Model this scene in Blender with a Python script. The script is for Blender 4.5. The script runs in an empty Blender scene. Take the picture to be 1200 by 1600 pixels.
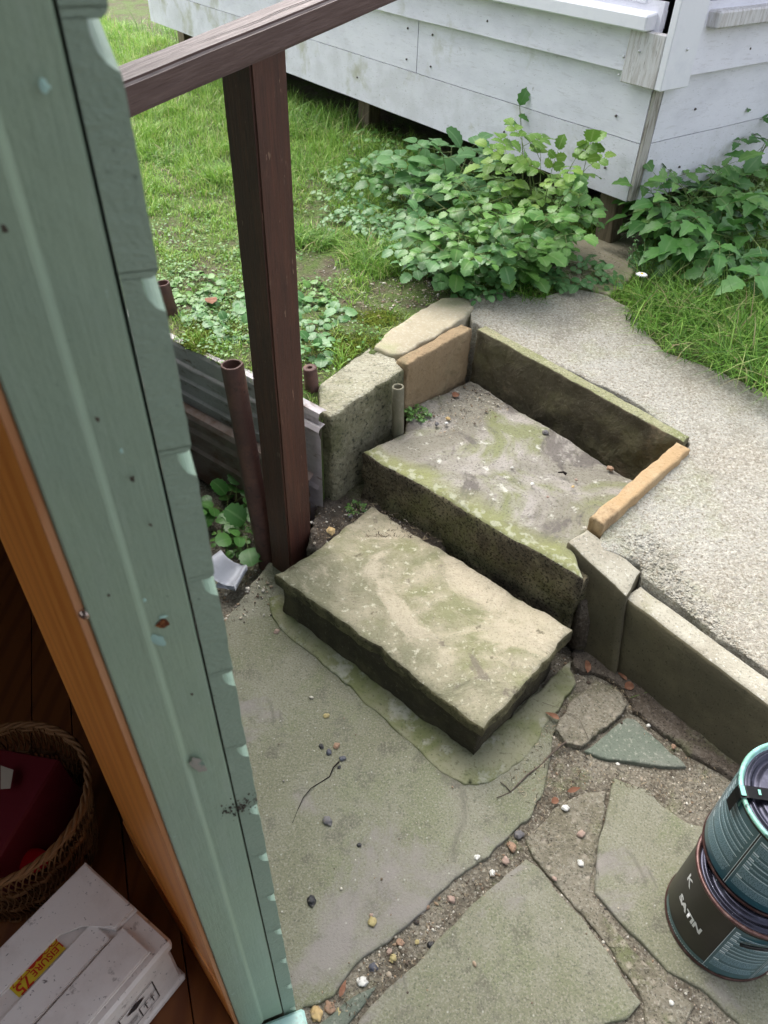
import bpy, bmesh, math, random
import numpy as np
from mathutils import Vector, Matrix, noise
random.seed(7); rng = np.random.default_rng(7)
scene = bpy.context.scene
COL = scene.collection

# ------------------------------------------------------------------ camera
CAMH = 1.5; FPX = 1160.0
_V = Vector((553-600, -(2108-800), -FPX)); _up = -_V.normalized()
_fw = Vector((0, 0, -1)); _y = (_fw - _up*_fw.dot(_up)).normalized(); _x = _y.cross(_up)
CAMR = Matrix((_x, _y, _up))                 # camera axes -> world
cam_d = bpy.data.cameras.new('camera'); cam = bpy.data.objects.new('camera', cam_d); COL.objects.link(cam)
M4 = CAMR.to_4x4(); M4.translation = (0, 0, CAMH); cam.matrix_world = M4
cam_d.sensor_fit = 'VERTICAL'; cam_d.sensor_height = 24.0; cam_d.lens = 24.0*FPX/1600
cam_d.dof.use_dof = True; cam_d.dof.focus_distance = 1.75; cam_d.dof.aperture_fstop = 7.0
cam_d.clip_start = 0.02; cam_d.clip_end = 300
scene.camera = cam
# ------------------------------------------------------------------ sky + light (overcast)
SUN_EL, SUN_AZ = math.radians(60), math.radians(-25)
w = bpy.data.worlds.new('World'); scene.world = w; w.use_nodes = True
nt = w.node_tree; nt.nodes.clear()
wo = nt.nodes.new('ShaderNodeOutputWorld'); wb = nt.nodes.new('ShaderNodeBackground'); sk = nt.nodes.new('ShaderNodeTexSky')
sk.sky_type = 'NISHITA'; sk.sun_disc = False; sk.sun_elevation = SUN_EL; sk.sun_rotation = SUN_AZ
sk.dust_density = 4.0; sk.air_density = 1.0; sk.ozone_density = 0.6
hs = nt.nodes.new('ShaderNodeHueSaturation'); hs.inputs['Saturation'].default_value = 0.36
nt.links.new(sk.outputs[0], hs.inputs['Color']); nt.links.new(hs.outputs[0], wb.inputs[0])
wb.inputs[1].default_value = 0.15; nt.links.new(wb.outputs[0], wo.inputs[0])
sd = bpy.data.lights.new('sun', 'SUN'); sd.energy = 1.4; sd.angle = math.radians(60); sd.color = (1, .97, .92)
so = bpy.data.objects.new('sun', sd); COL.objects.link(so)
_sdir = Vector((math.sin(SUN_AZ)*math.cos(SUN_EL), math.cos(SUN_AZ)*math.cos(SUN_EL), math.sin(SUN_EL)))
so.rotation_euler = _sdir.to_track_quat('Z', 'Y').to_euler(); so.location = (2, -2, 6)
scene.view_settings.view_transform = 'Standard'; scene.view_settings.look = 'None'
scene.view_settings.gamma = 1; scene.view_settings.exposure = 1.55
scene.cycles.max_bounces = 8

# ------------------------------------------------------------------ helpers
def ray(px, py):
    c = Vector((px-600, -(py-800), -FPX)); return Vector((_x.dot(c), _y.dot(c), _up.dot(c)))
def P(px, py, z=0.0):
    d = ray(px, py); t = (z-CAMH)/d.z
    return Vector((d.x*t, d.y*t, z))
def zat(px, py, x, y):
    d = ray(px, py); return CAMH + d.z*math.hypot(x, y)/math.hypot(d.x, d.y)

def tag(o, label=None, cat=None, group=None, kind=None):
    if label: o['label'] = label
    if cat: o['category'] = cat
    if group: o['group'] = group
    if kind: o['kind'] = kind
    return o
def thing(name, loc, label, cat, group=None):
    o = bpy.data.objects.new(name, None); COL.objects.link(o); o.location = loc; o.empty_display_size = .05
    return tag(o, label, cat, group)
def finish(name, me, mat, parent=None, origin=None, smooth=False):
    o = bpy.data.objects.new(name, me); COL.objects.link(o)
    org = None
    if parent is not None:
        o.parent = parent; org = Vector((0, 0, 0)); p = parent
        while p is not None: org = org + Vector(p.location); p = p.parent
    elif origin is not None:
        org = Vector(origin); o.location = org
    if org is not None: me.transform(Matrix.Translation(-org))
    for m in (mat if isinstance(mat, (list, tuple)) else [mat]): me.materials.append(m)
    if smooth: me.polygons.foreach_set('use_smooth', [True]*len(me.polygons))
    me.update()
    return o
def obj(name, bm, mat, parent=None, origin=None, smooth=False):
    """bm holds world coordinates; they are made local to the thing's origin"""
    bmesh.ops.recalc_face_normals(bm, faces=bm.faces)
    me = bpy.data.meshes.new(name); bm.to_mesh(me); bm.free()
    return finish(name, me, mat, parent, origin, smooth)
def single(name, bm, mat, label, cat, group=None, kind=None, smooth=False):
    co = [v.co for v in bm.verts]
    if kind: org = None
    else: org = Vector((sum(c.x for c in co)/len(co), sum(c.y for c in co)/len(co), min(c.z for c in co)))
    return tag(obj(name, bm, mat, None, org, smooth), label, cat, group, kind)
def box(bm, c, ax, ay, az, hx, hy, hz, bev=0.0, segs=1):
    M = Matrix((Vector(ax)*hx*2, Vector(ay)*hy*2, Vector(az)*hz*2)).transposed().to_4x4(); M.translation = Vector(c)
    r = bmesh.ops.create_cube(bm, size=1.0, matrix=M)
    if bev:
        es = list({e for v in r['verts'] for e in v.link_edges})
        bmesh.ops.bevel(bm, geom=es, offset=bev, segments=segs, affect='EDGES', profile=.6)
def bx(bm, x0, x1, y0, y1, z0, z1, bev=0.0, F=None):
    """axis-aligned box in a frame F=(origin,ax,ay)"""
    O, A, B = F if F else (Vector((0, 0, 0)), Vector((1, 0, 0)), Vector((0, 1, 0)))
    c = O + A*((x0+x1)/2) + B*((y0+y1)/2) + Vector((0, 0, (z0+z1)/2))
    box(bm, c, A, B, Vector((0, 0, 1)), abs(x1-x0)/2, abs(y1-y0)/2, abs(z1-z0)/2, bev)
def tube(bm, pts, rad, n=8, cap=True):
    pts = [Vector(p) for p in pts]; rings = []
    if not isinstance(rad, (list, tuple)): rad = [rad]*len(pts)
    up = Vector((0.13, .21, 1)).normalized()
    for i, p in enumerate(pts):
        t = (pts[min(i+1, len(pts)-1)] - pts[max(i-1, 0)]).normalized()
        a = t.cross(up)
        if a.length < .05: a = t.cross(Vector((1, 0, 0)))
        a.normalize(); b = a.cross(t)
        rings.append([bm.verts.new(p + (a*math.cos(k*2*math.pi/n) + b*math.sin(k*2*math.pi/n))*rad[i]) for k in range(n)])
    for i in range(len(rings)-1):
        for k in range(n): bm.faces.new((rings[i][k], rings[i][(k+1) % n], rings[i+1][(k+1) % n], rings[i+1][k]))
    if cap: bm.faces.new(rings[0][::-1]); bm.faces.new(rings[-1])
def lathe(bm, prof, c, n=64, axis=None):
    c = Vector(c); rings = []
    for r, z in prof: rings.append([bm.verts.new(c + Vector((r*math.cos(k*2*math.pi/n), r*math.sin(k*2*math.pi/n), z))) for k in range(n)])
    for i in range(len(rings)-1):
        for k in range(n): bm.faces.new((rings[i][k], rings[i][(k+1) % n], rings[i+1][(k+1) % n], rings[i+1][k]))
    return rings
def hollow_pipe(bm, p0, p1, R, wall=.003, n=28, wob=.0, depth=.12):
    p0, p1 = Vector(p0), Vector(p1); t = (p1-p0).normalized(); a = t.cross(Vector((0, 1, 0))).normalized(); b = a.cross(t)
    L = (p1-p0).length
    prof = [(R, 0), (R, L*.25), (R, L*.5), (R, L*.75), (R, L-.002), (R-.001, L), (R-wall, L), (R-wall-.0005, L-.002), (R-wall, L-depth), (.0005, L-depth)]
    rings = []
    for r, s in prof:
        ring = []
        for k in range(n):
            th = k*2*math.pi/n; rr = r*(1+wob*noise.noise(Vector((math.cos(th)*2, math.sin(th)*2, s*9))))
            ring.append(bm.verts.new(p0 + t*s + (a*math.cos(th)+b*math.sin(th))*rr))
        rings.append(ring)
    for i in range(len(rings)-1):
        for k in range(n): bm.faces.new((rings[i][k], rings[i][(k+1) % n], rings[i+1][(k+1) % n], rings[i+1][k]))

# ---- polygons
def rough_poly(pts, step=.02, amp=.003, seed=0.0, keep=True):
    out = []
    n = len(pts)
    for i in range(n):
        a, b = Vector(pts[i]), Vector(pts[(i+1) % n]); L = (b-a).length; k = max(1, int(L/step))
        nr = Vector((b.y-a.y, a.x-b.x, 0)); nr = nr.normalized() if nr.length > 0 else nr
        for j in range(k):
            q = a.lerp(b, j/k)
            am = amp if (j or not keep) else amp*.5
            q = q + nr*am*(noise.noise(Vector((q.x*22+seed, q.y*22, seed)))+.6*noise.noise(Vector((q.x*70, q.y*70+seed, seed))))*1.6
            out.append(q)
    return out
def inside(px, py, poly):
    r = np.zeros(px.shape, bool); n = len(poly)
    for i in range(n):
        x0, y0 = poly[i][0], poly[i][1]; x1, y1 = poly[(i+1) % n][0], poly[(i+1) % n][1]
        if y0 == y1: continue
        c = ((y0 > py) != (y1 > py)) & (px < (x1-x0)*(py-y0)/(y1-y0)+x0)
        r ^= c
    return r
def nearest(px, py, poly):
    best = np.full(px.shape, 1e9); bx_ = np.zeros(px.shape); by_ = np.zeros(px.shape); n = len(poly)
    for i in range(n):
        x0, y0 = poly[i][0], poly[i][1]; x1, y1 = poly[(i+1) % n][0], poly[(i+1) % n][1]
        dx, dy = x1-x0, y1-y0; L = dx*dx+dy*dy+1e-12
        t = np.clip(((px-x0)*dx+(py-y0)*dy)/L, 0, 1); qx, qy = x0+t*dx, y0+t*dy; d = (px-qx)**2+(py-qy)**2
        m = d < best; best[m] = d[m]; bx_[m] = qx[m]; by_[m] = qy[m]
    return bx_, by_, np.sqrt(best)
def plane_of(pts):
    A = np.array([[p[0], p[1], 1] for p in pts]); z = np.array([p[2] for p in pts])
    s = np.linalg.lstsq(A, z, rcond=None)[0]; return lambda x, y: s[0]*x+s[1]*y+s[2]
def fbm(x, y, z, o=4, s=1.0):
    v = 0; a = 1
    for i in range(o): v += a*noise.noise(Vector((x, y, z))*s*(2**i)); a *= .5
    return v
def region(poly, step, zf, bev=0.0, zb=None, side=0.0, down=3, zlip=None, seed=0.0):
    """height-field sheet over a plan polygon, with optional rounded edge and sides going down to zb"""
    # orientation made counter-clockwise
    ar = sum(poly[i][0]*poly[(i+1) % len(poly)][1]-poly[(i+1) % len(poly)][0]*poly[i][1] for i in range(len(poly)))
    if ar < 0: poly = poly[::-1]
    xs = [p[0] for p in poly]; ys = [p[1] for p in poly]
    gx = np.arange(min(xs)-step, max(xs)+2*step, step); gy = np.arange(min(ys)-step, max(ys)+2*step, step)
    X, Y = np.meshgrid(gx, gy, indexing='ij')
    ins = inside(X, Y, poly); NX, NY, D = nearest(X, Y, poly)
    deep = ins & (D > max(step*.3, bev*1.35))
    cell = deep[:-1, :-1] | deep[1:, :-1] | deep[:-1, 1:] | deep[1:, 1:]
    bm = bmesh.new(); vs = {}
    def gv(i, j):
        if (i, j) not in vs:
            x, y = (X[i, j], Y[i, j]) if deep[i, j] else (NX[i, j], NY[i, j])
            vs[(i, j)] = bm.verts.new((x, y, zf(x, y)))
        return vs[(i, j)]
    for i, j in zip(*np.nonzero(cell)):
        bm.faces.new((gv(i, j), gv(i+1, j), gv(i+1, j+1), gv(i, j+1)))
    # pull the closest rim vertex onto every sharp polygon corner
    rim = [v for v in bm.verts if v.is_boundary]
    n = len(poly)
    for i in range(n):
        a, b, c = Vector(poly[i-1][:2]), Vector(poly[i][:2]), Vector(poly[(i+1) % n][:2])
        if (b-a).length > 1e-6 and (c-b).length > 1e-6 and (b-a).angle(c-b) > .5 and rim:
            v = min(rim, key=lambda q: (q.co.x-b.x)**2+(q.co.y-b.y)**2); v.co = (b.x, b.y, zf(b.x, b.y))
    bmesh.ops.remove_doubles(bm, verts=bm.verts, dist=step*.04)
    bmesh.ops.triangulate(bm, faces=[f for f in bm.faces if len(f.verts) == 4 and f.calc_area() < step*step*.7])
    if zb is not None:
        rim = [v for v in bm.verts if v.is_boundary]
        seg = [(Vector(poly[i][:2]), Vector(poly[(i+1) % n][:2])) for i in range(n)]
        nrm = {}
        for v in rim:
            p = Vector(v.co.xy); acc = Vector((0, 0)); bd = 1e9; bn = None
            for a, b in seg:
                ab = b-a
                if ab.length < 1e-7: continue
                t = max(0, min(1, (p-a).dot(ab)/ab.length_squared)); d = (a+ab*t-p).length; nn = Vector((ab.y, -ab.x)).normalized()
                if d < bd: bd = d; bn = nn
                if d < bev+.002: acc += nn*(bev+.003-d)
            acc = acc if acc.length > 1e-6 else bn
            nrm[v] = acc.normalized()
        edges = [e for e in bm.edges if e.is_boundary]
        offs = []
        if bev: offs = [(-bev, 0), (-.3*bev, -.3*bev), (0, -bev)]
        top = {v: v.co.copy() for v in rim}
        for v in rim:
            if bev: v.co.x -= nrm[v].x*bev; v.co.y -= nrm[v].y*bev
        cur = {v: v for v in rim}; cure = edges
        steps = [o for o in offs[1:]] + [('d', k/down) for k in range(1, down+1)]
        for o in steps:
            r = bmesh.ops.extrude_edge_only(bm, edges=cure)
            nv = [g for g in r['geom'] if isinstance(g, bmesh.types.BMVert)]; ne = [g for g in r['geom'] if isinstance(g, bmesh.types.BMEdge)]
            # match new to source by position
            src = {}
            for s, c in cur.items(): src.setdefault((round(c.co.x, 6), round(c.co.y, 6), round(c.co.z, 6)), s)
            ncur = {}
            for v in nv:
                s = src.get((round(v.co.x, 6), round(v.co.y, 6), round(v.co.z, 6)))
                if s is None: continue
                ncur[s] = v
            for s, v in ncur.items():
                t = top[s]
                if o[0] == 'd':
                    z0 = t.z-bev; z = z0+(zb-z0)*o[1]
                    k = side*(noise.noise(Vector((t.x*18, t.y*18, z*18+seed)))+.5*noise.noise(Vector((t.x*60, t.y*60, z*60+seed))))
                    v.co = Vector((t.x+nrm[s].x*k, t.y+nrm[s].y*k, z))
                else:
                    v.co = Vector((t.x+nrm[s].x*o[0], t.y+nrm[s].y*o[0], t.z+o[1]))
            cur = ncur; cure = [e for e in ne if e.is_boundary and all(abs(1) for _ in (0,))]
            cs = set(ncur.values()); cure = [e for e in bm.edges if e.is_boundary and e.verts[0] in cs and e.verts[1] in cs]
    return bm
def layered(x, y, seed):      # riven stone: thin delaminated layers
    n = 3.2*(noise.noise(Vector((x*5+seed, y*9, seed)))+.35*noise.noise(Vector((x*16, y*22+seed, 2))))+3
    f = math.floor(n); t = max(0, min(1, (n-f-.72)/.28)); return (f+t*t*(3-2*t)-3)*.5
def slab(pts, zb, step=.015, bev=.006, amp=.0015, side=.003, eamp=.002, seed=0.0, plane=None, down=4, fs=14, riven=0.0):
    pf = plane or plane_of(pts); poly = rough_poly(pts, .012, eamp, seed)
    return region(poly, step, lambda x, y: pf(x, y)+amp*fbm(x*fs+seed, y*fs, seed, 4)+(riven*layered(x, y, seed) if riven else 0), bev, zb, side, down, seed=seed)

# ------------------------------------------------------------------ materials
def mat(name, base, layers=(), rough=.85, bumps=(), spec=.3, metal=0.0, island=None, trans=0.0, coat=0.0, coords='Object', disp=None):
    m = bpy.data.materials.new(name); m.use_nodes = True; t = m.node_tree; N = t.nodes; L = t.links
    bs = N['Principled BSDF']; tc = N.new('ShaderNodeTexCoord')
    src = tc.outputs[coords]
    def vec(st):
        if st is None: return src
        mp = N.new('ShaderNodeMapping'); mp.inputs['Scale'].default_value = st; L.new(src, mp.inputs[0]); return mp.outputs[0]
    def tex(kind, scale, detail, st, dist=0.0):
        if kind == 'voronoi' or kind == 'crack' or kind == 'cell':
            n = N.new('ShaderNodeTexVoronoi'); n.inputs['Scale'].default_value = scale
            if kind == 'crack': n.feature = 'DISTANCE_TO_EDGE'
            L.new(vec(st), n.inputs['Vector'])
            if kind == 'cell':
                s = N.new('ShaderNodeSeparateColor'); L.new(n.outputs['Color'], s.inputs[0]); return s.outputs[0]
            return n.outputs['Distance']
        if kind == 'wave':
            n = N.new('ShaderNodeTexWave'); n.inputs['Scale'].default_value = scale; n.inputs['Distortion'].default_value = dist or 4
            n.inputs['Detail'].default_value = detail; n.inputs['Detail Scale'].default_value = 1.2; L.new(vec(st), n.inputs['Vector']); return n.outputs['Fac']
        if kind in ('band', 'band2'):      # growth along one edge: distance from the edge, broken up by noise
            d = N.new('ShaderNodeVectorMath'); d.operation = 'DOT_PRODUCT'; d.inputs[1].default_value = tuple(scale); L.new(src, d.inputs[0])
            n = N.new('ShaderNodeTexNoise'); n.inputs['Scale'].default_value = 14 if kind == 'band' else 55; n.inputs['Detail'].default_value = 6; L.new(src, n.inputs['Vector'])
            a = N.new('ShaderNodeMath'); a.operation = 'DIVIDE'; L.new(d.outputs['Value'], a.inputs[0]); a.inputs[1].default_value = detail
            if kind == 'band':
                b = N.new('ShaderNodeMath'); b.operation = 'MULTIPLY_ADD'; L.new(n.outputs['Fac'], b.inputs[0]); b.inputs[1].default_value = 1.4; L.new(a.outputs[0], b.inputs[2])
                c_ = N.new('ShaderNodeMath'); c_.operation = 'SUBTRACT'; L.new(b.outputs[0], c_.inputs[0]); c_.inputs[1].default_value = .75; return c_.outputs[0]
            g_ = N.new('ShaderNodeMapRange'); L.new(a.outputs[0], g_.inputs['Value']); g_.inputs['From Min'].default_value = .4; g_.inputs['From Max'].default_value = 1.6; g_.inputs['To Min'].default_value = 1.0; g_.inputs['To Max'].default_value = 0.0
            b = N.new('ShaderNodeMath'); b.operation = 'MULTIPLY'; L.new(g_.outputs[0], b.inputs[0]); L.new(n.outputs['Fac'], b.inputs[1]); return b.outputs[0]
        if kind == 'rings':
            n = N.new('ShaderNodeTexVoronoi'); n.inputs['Scale'].default_value = scale; L.new(vec(st), n.inputs['Vector'])
            w2 = N.new('ShaderNodeTexNoise'); w2.inputs['Scale'].default_value = 18; L.new(vec(st), w2.inputs['Vector'])
            a = N.new('ShaderNodeMath'); a.operation = 'MULTIPLY_ADD'; L.new(w2.outputs['Fac'], a.inputs[0]); a.inputs[1].default_value = .35; L.new(n.outputs['Distance'], a.inputs[2])
            b = N.new('ShaderNodeMath'); b.operation = 'MULTIPLY'; L.new(a.outputs[0], b.inputs[0]); b.inputs[1].default_value = detail
            c_ = N.new('ShaderNodeMath'); c_.operation = 'SINE'; L.new(b.outputs[0], c_.inputs[0]); return c_.outputs[0]
        if kind == 'attr':
            n = N.new('ShaderNodeAttribute'); n.attribute_name = 'across'; return n.outputs['Fac']
        n = N.new('ShaderNodeTexNoise'); n.inputs['Scale'].default_value = scale; n.inputs['Detail'].default_value = detail
        n.inputs['Roughness'].default_value = .65; n.inputs['Distortion'].default_value = dist
        L.new(vec(st), n.inputs['Vector']); return n.outputs['Fac']
    col = None
    if island:
        g = N.new('ShaderNodeNewGeometry'); r = N.new('ShaderNodeValToRGB'); L.new(g.outputs['Random Per Island'], r.inputs[0])
        els = r.color_ramp.elements
        while len(els) < len(island): els.new(.5)
        for i, (p, c) in enumerate(island): els[i].position = p; els[i].color = (*c, 1)
        col = r.outputs[0]
    else:
        rg = N.new('ShaderNodeRGB'); rg.outputs[0].default_value = (*base, 1); col = rg.outputs[0]
    for ly in layers:
        kind, scale, detail, lo, hi, c = ly[:6]; st = ly[6] if len(ly) > 6 else None; amt = ly[7] if len(ly) > 7 else 1.0
        f = tex(kind, scale, detail, st, ly[8] if len(ly) > 8 else 0.0)
        mr = N.new('ShaderNodeMapRange'); mr.inputs['From Min'].default_value = lo; mr.inputs['From Max'].default_value = hi
        mr.inputs['To Max'].default_value = amt; L.new(f, mr.inputs['Value'])
        mx = N.new('ShaderNodeMix'); mx.data_type = 'RGBA'; L.new(mr.outputs[0], mx.inputs['Factor']); L.new(col, mx.inputs['A']); mx.inputs['B'].default_value = (*c, 1)
        col = mx.outputs['Result']
    L.new(col, bs.inputs['Base Color']); bs.inputs['Roughness'].default_value = rough; bs.inputs['Specular IOR Level'].default_value = spec
    bs.inputs['Metallic'].default_value = metal
    if coat: bs.inputs['Coat Weight'].default_value = coat; bs.inputs['Coat Roughness'].default_value = .12
    prev = None
    for b in bumps:
        kind, scale, detail, strength, dist = b[:5]; st = b[5] if len(b) > 5 else None
        f = tex(kind, scale, detail, st, b[6] if len(b) > 6 else 0.0); bn = N.new('ShaderNodeBump'); bn.inputs['Strength'].default_value = strength; bn.inputs['Distance'].default_value = dist
        L.new(f, bn.inputs['Height'])
        if prev: L.new(prev, bn.inputs['Normal'])
        prev = bn.outputs[0]
    if prev: L.new(prev, bs.inputs['Normal'])
    if trans:
        tr = N.new('ShaderNodeBsdfTranslucent'); L.new(col, tr.inputs[0]); ms = N.new('ShaderNodeMixShader'); ms.inputs[0].default_value = trans
        out = N['Material Output']; L.new(bs.outputs[0], ms.inputs[1]); L.new(tr.outputs[0], ms.inputs[2]); L.new(ms.outputs[0], out.inputs[0])
    return m
K = {}
GRIT = [('noise', 260, 6, .35, .35, .35)]
K['flag'] = mat('flag_stone', (.165, .165, .110), [('noise', 5, 6, .42, .62, (.215, .21, .16)), ('noise', 7, 8, .50, .62, (.150, .165, .09), None, .6), ('noise', 18, 8, .55, .63, (.105, .10, .075), None, .6), ('noise', 230, 5, .49, .62, (.27, .265, .21), None, .65), ('noise', 260, 5, .53, .64, (.075, .075, .055), None, .65), ('noise', 2.3, 7, .54, .62, (.235, .215, .20), None, .85, .6), ('noise', 6, 8, .60, .66, (.12, .11, .09), None, .7, .8), ('voronoi', 42, 0, .10, .04, (.42, .42, .37), None, .6)], .92,
    [('noise', 220, 8, .6, .004), ('noise', 14, 6, .3, .01)])
K['flag_dark'] = mat('flag_stone_grey_green', (.125, .145, .115), [('noise', 8, 6, .45, .65, (.17, .18, .15)), ('noise', 120, 4, .55, .68, (.27, .28, .23), None, .8), ('noise', 170, 3, .56, .7, (.05, .06, .045), None, .8)], .92, [('noise', 180, 8, .5, .004)])
K['rubble'] = mat('rubbly_mortar', (.215, .195, .15), [('noise', 9, 8, .46, .58, (.14, .125, .085), None, .8), ('noise', 6, 7, .56, .66, (.15, .165, .08), None, .8), ('voronoi', 38, 0, .30, .12, (.34, .30, .24), None, .7), ('noise', 170, 6, .52, .64, (.35, .33, .27), None, .6), ('noise', 200, 5, .54, .64, (.05, .045, .03), None, .8)], .95, [('noise', 60, 10, .9, .012), ('voronoi', 40, 0, .6, .01)])
K['soil'] = mat('damp_soil', (.072, .056, .042), [('noise', 14, 6, .4, .6, (.12, .10, .08)), ('noise', 120, 6, .5, .7, (.19, .165, .135), None, .8), ('noise', 6, 5, .56, .66, (.10, .115, .05), None, .6), ('noise', 200, 3, .56, .66, (.025, .02, .016))], .95,
    [('noise', 70, 10, .8, .012), ('voronoi', 150, 0, .5, .004)])
K['joint'] = mat('mortar_and_grit', (.185, .165, .128), [('noise', 6, 8, .44, .58, (.10, .084, .062)), ('noise', 9, 6, .55, .66, (.15, .16, .08), None, .8), ('noise', 150, 6, .5, .68, (.33, .31, .25), None, .8), ('voronoi', 95, 0, .2, .1, (.42, .37, .30), None, .6), ('noise', 240, 3, .55, .68, (.03, .026, .02))], .95,
    [('noise', 60, 10, .8, .01), ('voronoi', 110, 0, .7, .006)])
K['concrete'] = mat('pale_concrete', (.375, .345, .285), [('noise', 2.2, 6, .42, .62, (.44, .425, .375)), ('noise', 5, 7, .54, .64, (.27, .25, .20), None, .75), ('noise', 4.3, 6, .52, .66, (.31, .32, .18), None, .6), ('noise', 130, 4, .48, .7, (.68, .65, .56), None, .75), ('noise', 150, 6, .53, .62, (.215, .18, .13), None, .75), ('noise', 55, 5, .60, .68, (.26, .24, .21), None, .7), ('noise', 170, 3, .58, .7, (.18, .15, .10), None, .8)], .95,
    [('wave', 60, 4, .35, .003, None, 30), ('noise', 70, 9, .8, .012), ('voronoi', 38, 0, .25, .006), ('voronoi', 240, 0, .5, .003)])
K['path'] = mat('buff_concrete', (.40, .35, .255), [('noise', 5, 5, .42, .64, (.32, .28, .20)), ('noise', 120, 4, .5, .7, (.46, .43, .35), None, .7), ('noise', 4, 5, .56, .66, (.26, .28, .14), None, .5)], .95, [('noise', 120, 8, .6, .006)])
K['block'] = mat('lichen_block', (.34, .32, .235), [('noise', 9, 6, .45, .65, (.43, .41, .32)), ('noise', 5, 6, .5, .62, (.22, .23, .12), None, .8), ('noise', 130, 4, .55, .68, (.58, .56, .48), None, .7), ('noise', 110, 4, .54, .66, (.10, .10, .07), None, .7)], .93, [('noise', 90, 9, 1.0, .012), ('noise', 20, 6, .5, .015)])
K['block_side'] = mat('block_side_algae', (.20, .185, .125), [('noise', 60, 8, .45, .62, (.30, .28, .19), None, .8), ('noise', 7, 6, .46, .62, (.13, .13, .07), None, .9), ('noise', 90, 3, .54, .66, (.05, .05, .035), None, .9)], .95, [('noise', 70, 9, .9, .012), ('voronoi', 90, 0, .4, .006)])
def tread_mat(nv): return mat('riven_tread', (.22, .205, .165), [('noise', 4, 8, .46, .58, (.33, .305, .275), None, .95, .8), ('noise', 4.5, 7, .5, .62, (.18, .195, .085), None, .85, .8), ('noise', 6.5, 7, .52, .60, (.125, .11, .10), None, .85, 1.0), ('noise', 26, 6, .60, .68, (.56, .55, .49), None, .8), ('noise', 150, 4, .54, .68, (.07, .065, .05), None, .7), ('band', nv, .085, .85, .25, (.215, .225, .095), None, .85), ('band2', nv, .07, .50, .60, (.38, .385, .29), None, .7), ('noise', 200, 6, .54, .66, (.10, .09, .07), None, .5)], .92,
    [('noise', 120, 8, .5, .005), ('noise', 9, 8, .5, .02, None, 1.0)])
K['lower'] = mat('riven_slab', (.225, .215, .14), [('noise', 4.5, 9, .44, .62, (.40, .355, .26), None, .95, .3), ('noise', 5, 9, .52, .64, (.175, .185, .085), None, .75, .3), ('noise', 8, 7, .6, .66, (.17, .145, .115), None, .8, 1.2), ('noise', 60, 5, .58, .66, (.60, .57, .45), None, .6), ('noise', 3.4, 8, .535, .60, (.47, .41, .31), None, .7, .7), ('noise', 200, 6, .54, .66, (.12, .11, .07), None, .5), ('noise', 12, 8, .62, .65, (.11, .095, .06), None, .8)], .92,
    [('noise', 120, 8, .5, .005), ('noise', 7, 9, .6, .03, None, 1.2), ('wave', 1.2, 4, .2, .01, None, 9)])
K['nosing'] = mat('lichen_nosing', (.30, .31, .17), [('noise', 24, 6, .5, .6, (.62, .63, .52), None, .85), ('noise', 9, 5, .5, .64, (.19, .22, .08), None, .9), ('noise', 100, 4, .54, .66, (.12, .11, .06), None, .8)], .93, [('noise', 90, 8, .7, .008)])
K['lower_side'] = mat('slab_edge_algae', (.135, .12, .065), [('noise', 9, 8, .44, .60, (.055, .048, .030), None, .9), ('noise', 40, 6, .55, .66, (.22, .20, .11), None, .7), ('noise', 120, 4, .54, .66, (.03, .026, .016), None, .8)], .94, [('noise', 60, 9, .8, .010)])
K['riser_dark'] = mat('damp_shaded_stone', (.050, .042, .028), [('noise', 8, 8, .48, .62, (.10, .088, .052), None, .8), ('noise', 100, 5, .58, .7, (.17, .15, .10), None, .6)], .95, [('noise', 45, 10, .9, .014)])  # damp stone, darkened further for the shade under the tread's overhang
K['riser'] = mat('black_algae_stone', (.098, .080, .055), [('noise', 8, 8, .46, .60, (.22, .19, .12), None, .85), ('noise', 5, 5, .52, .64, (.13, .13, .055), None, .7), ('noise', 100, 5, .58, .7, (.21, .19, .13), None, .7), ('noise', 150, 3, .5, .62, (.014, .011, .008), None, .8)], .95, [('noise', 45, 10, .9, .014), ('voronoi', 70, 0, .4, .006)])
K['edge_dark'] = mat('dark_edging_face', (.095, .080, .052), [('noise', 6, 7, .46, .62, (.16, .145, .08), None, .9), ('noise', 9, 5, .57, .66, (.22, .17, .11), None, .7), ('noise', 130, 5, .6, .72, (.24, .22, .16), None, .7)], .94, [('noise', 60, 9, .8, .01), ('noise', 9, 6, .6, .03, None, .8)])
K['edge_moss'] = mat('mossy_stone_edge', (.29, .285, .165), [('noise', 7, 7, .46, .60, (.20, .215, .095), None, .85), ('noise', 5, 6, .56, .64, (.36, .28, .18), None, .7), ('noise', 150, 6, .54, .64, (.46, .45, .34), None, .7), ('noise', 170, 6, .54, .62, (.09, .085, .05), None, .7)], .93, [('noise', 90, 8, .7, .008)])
K['edge_tan'] = mat('sandstone_tan', (.27, .195, .115), [('noise', 6, 7, .46, .62, (.35, .27, .165), None, .8), ('noise', 7, 6, .52, .64, (.14, .125, .07), None, .85), ('noise', 120, 5, .56, .7, (.13, .095, .06), None, .6)], .9, [('noise', 60, 9, .8, .010), ('noise', 9, 6, .5, .02)])
K['sand_bright'] = mat('sandstone_bright', (.40, .275, .15), [('noise', 9, 7, .46, .62, (.46, .35, .22), None, .8), ('noise', 16, 6, .55, .66, (.24, .16, .09), None, .7), ('noise', 150, 4, .58, .7, (.2, .12, .06), None, .6)], .9, [('noise', 120, 8, .5, .005)])
K['kerb'] = mat('kerb_concrete', (.31, .285, .225), [('noise', 8, 6, .42, .62, (.40, .38, .31), None, .9), ('noise', 6, 6, .54, .66, (.22, .21, .11), None, .7), ('noise', 150, 5, .54, .68, (.12, .11, .085), None, .7), ('noise', 120, 4, .58, .68, (.62, .60, .54), None, .6)], .93, [('noise', 150, 8, .5, .005)])
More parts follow.
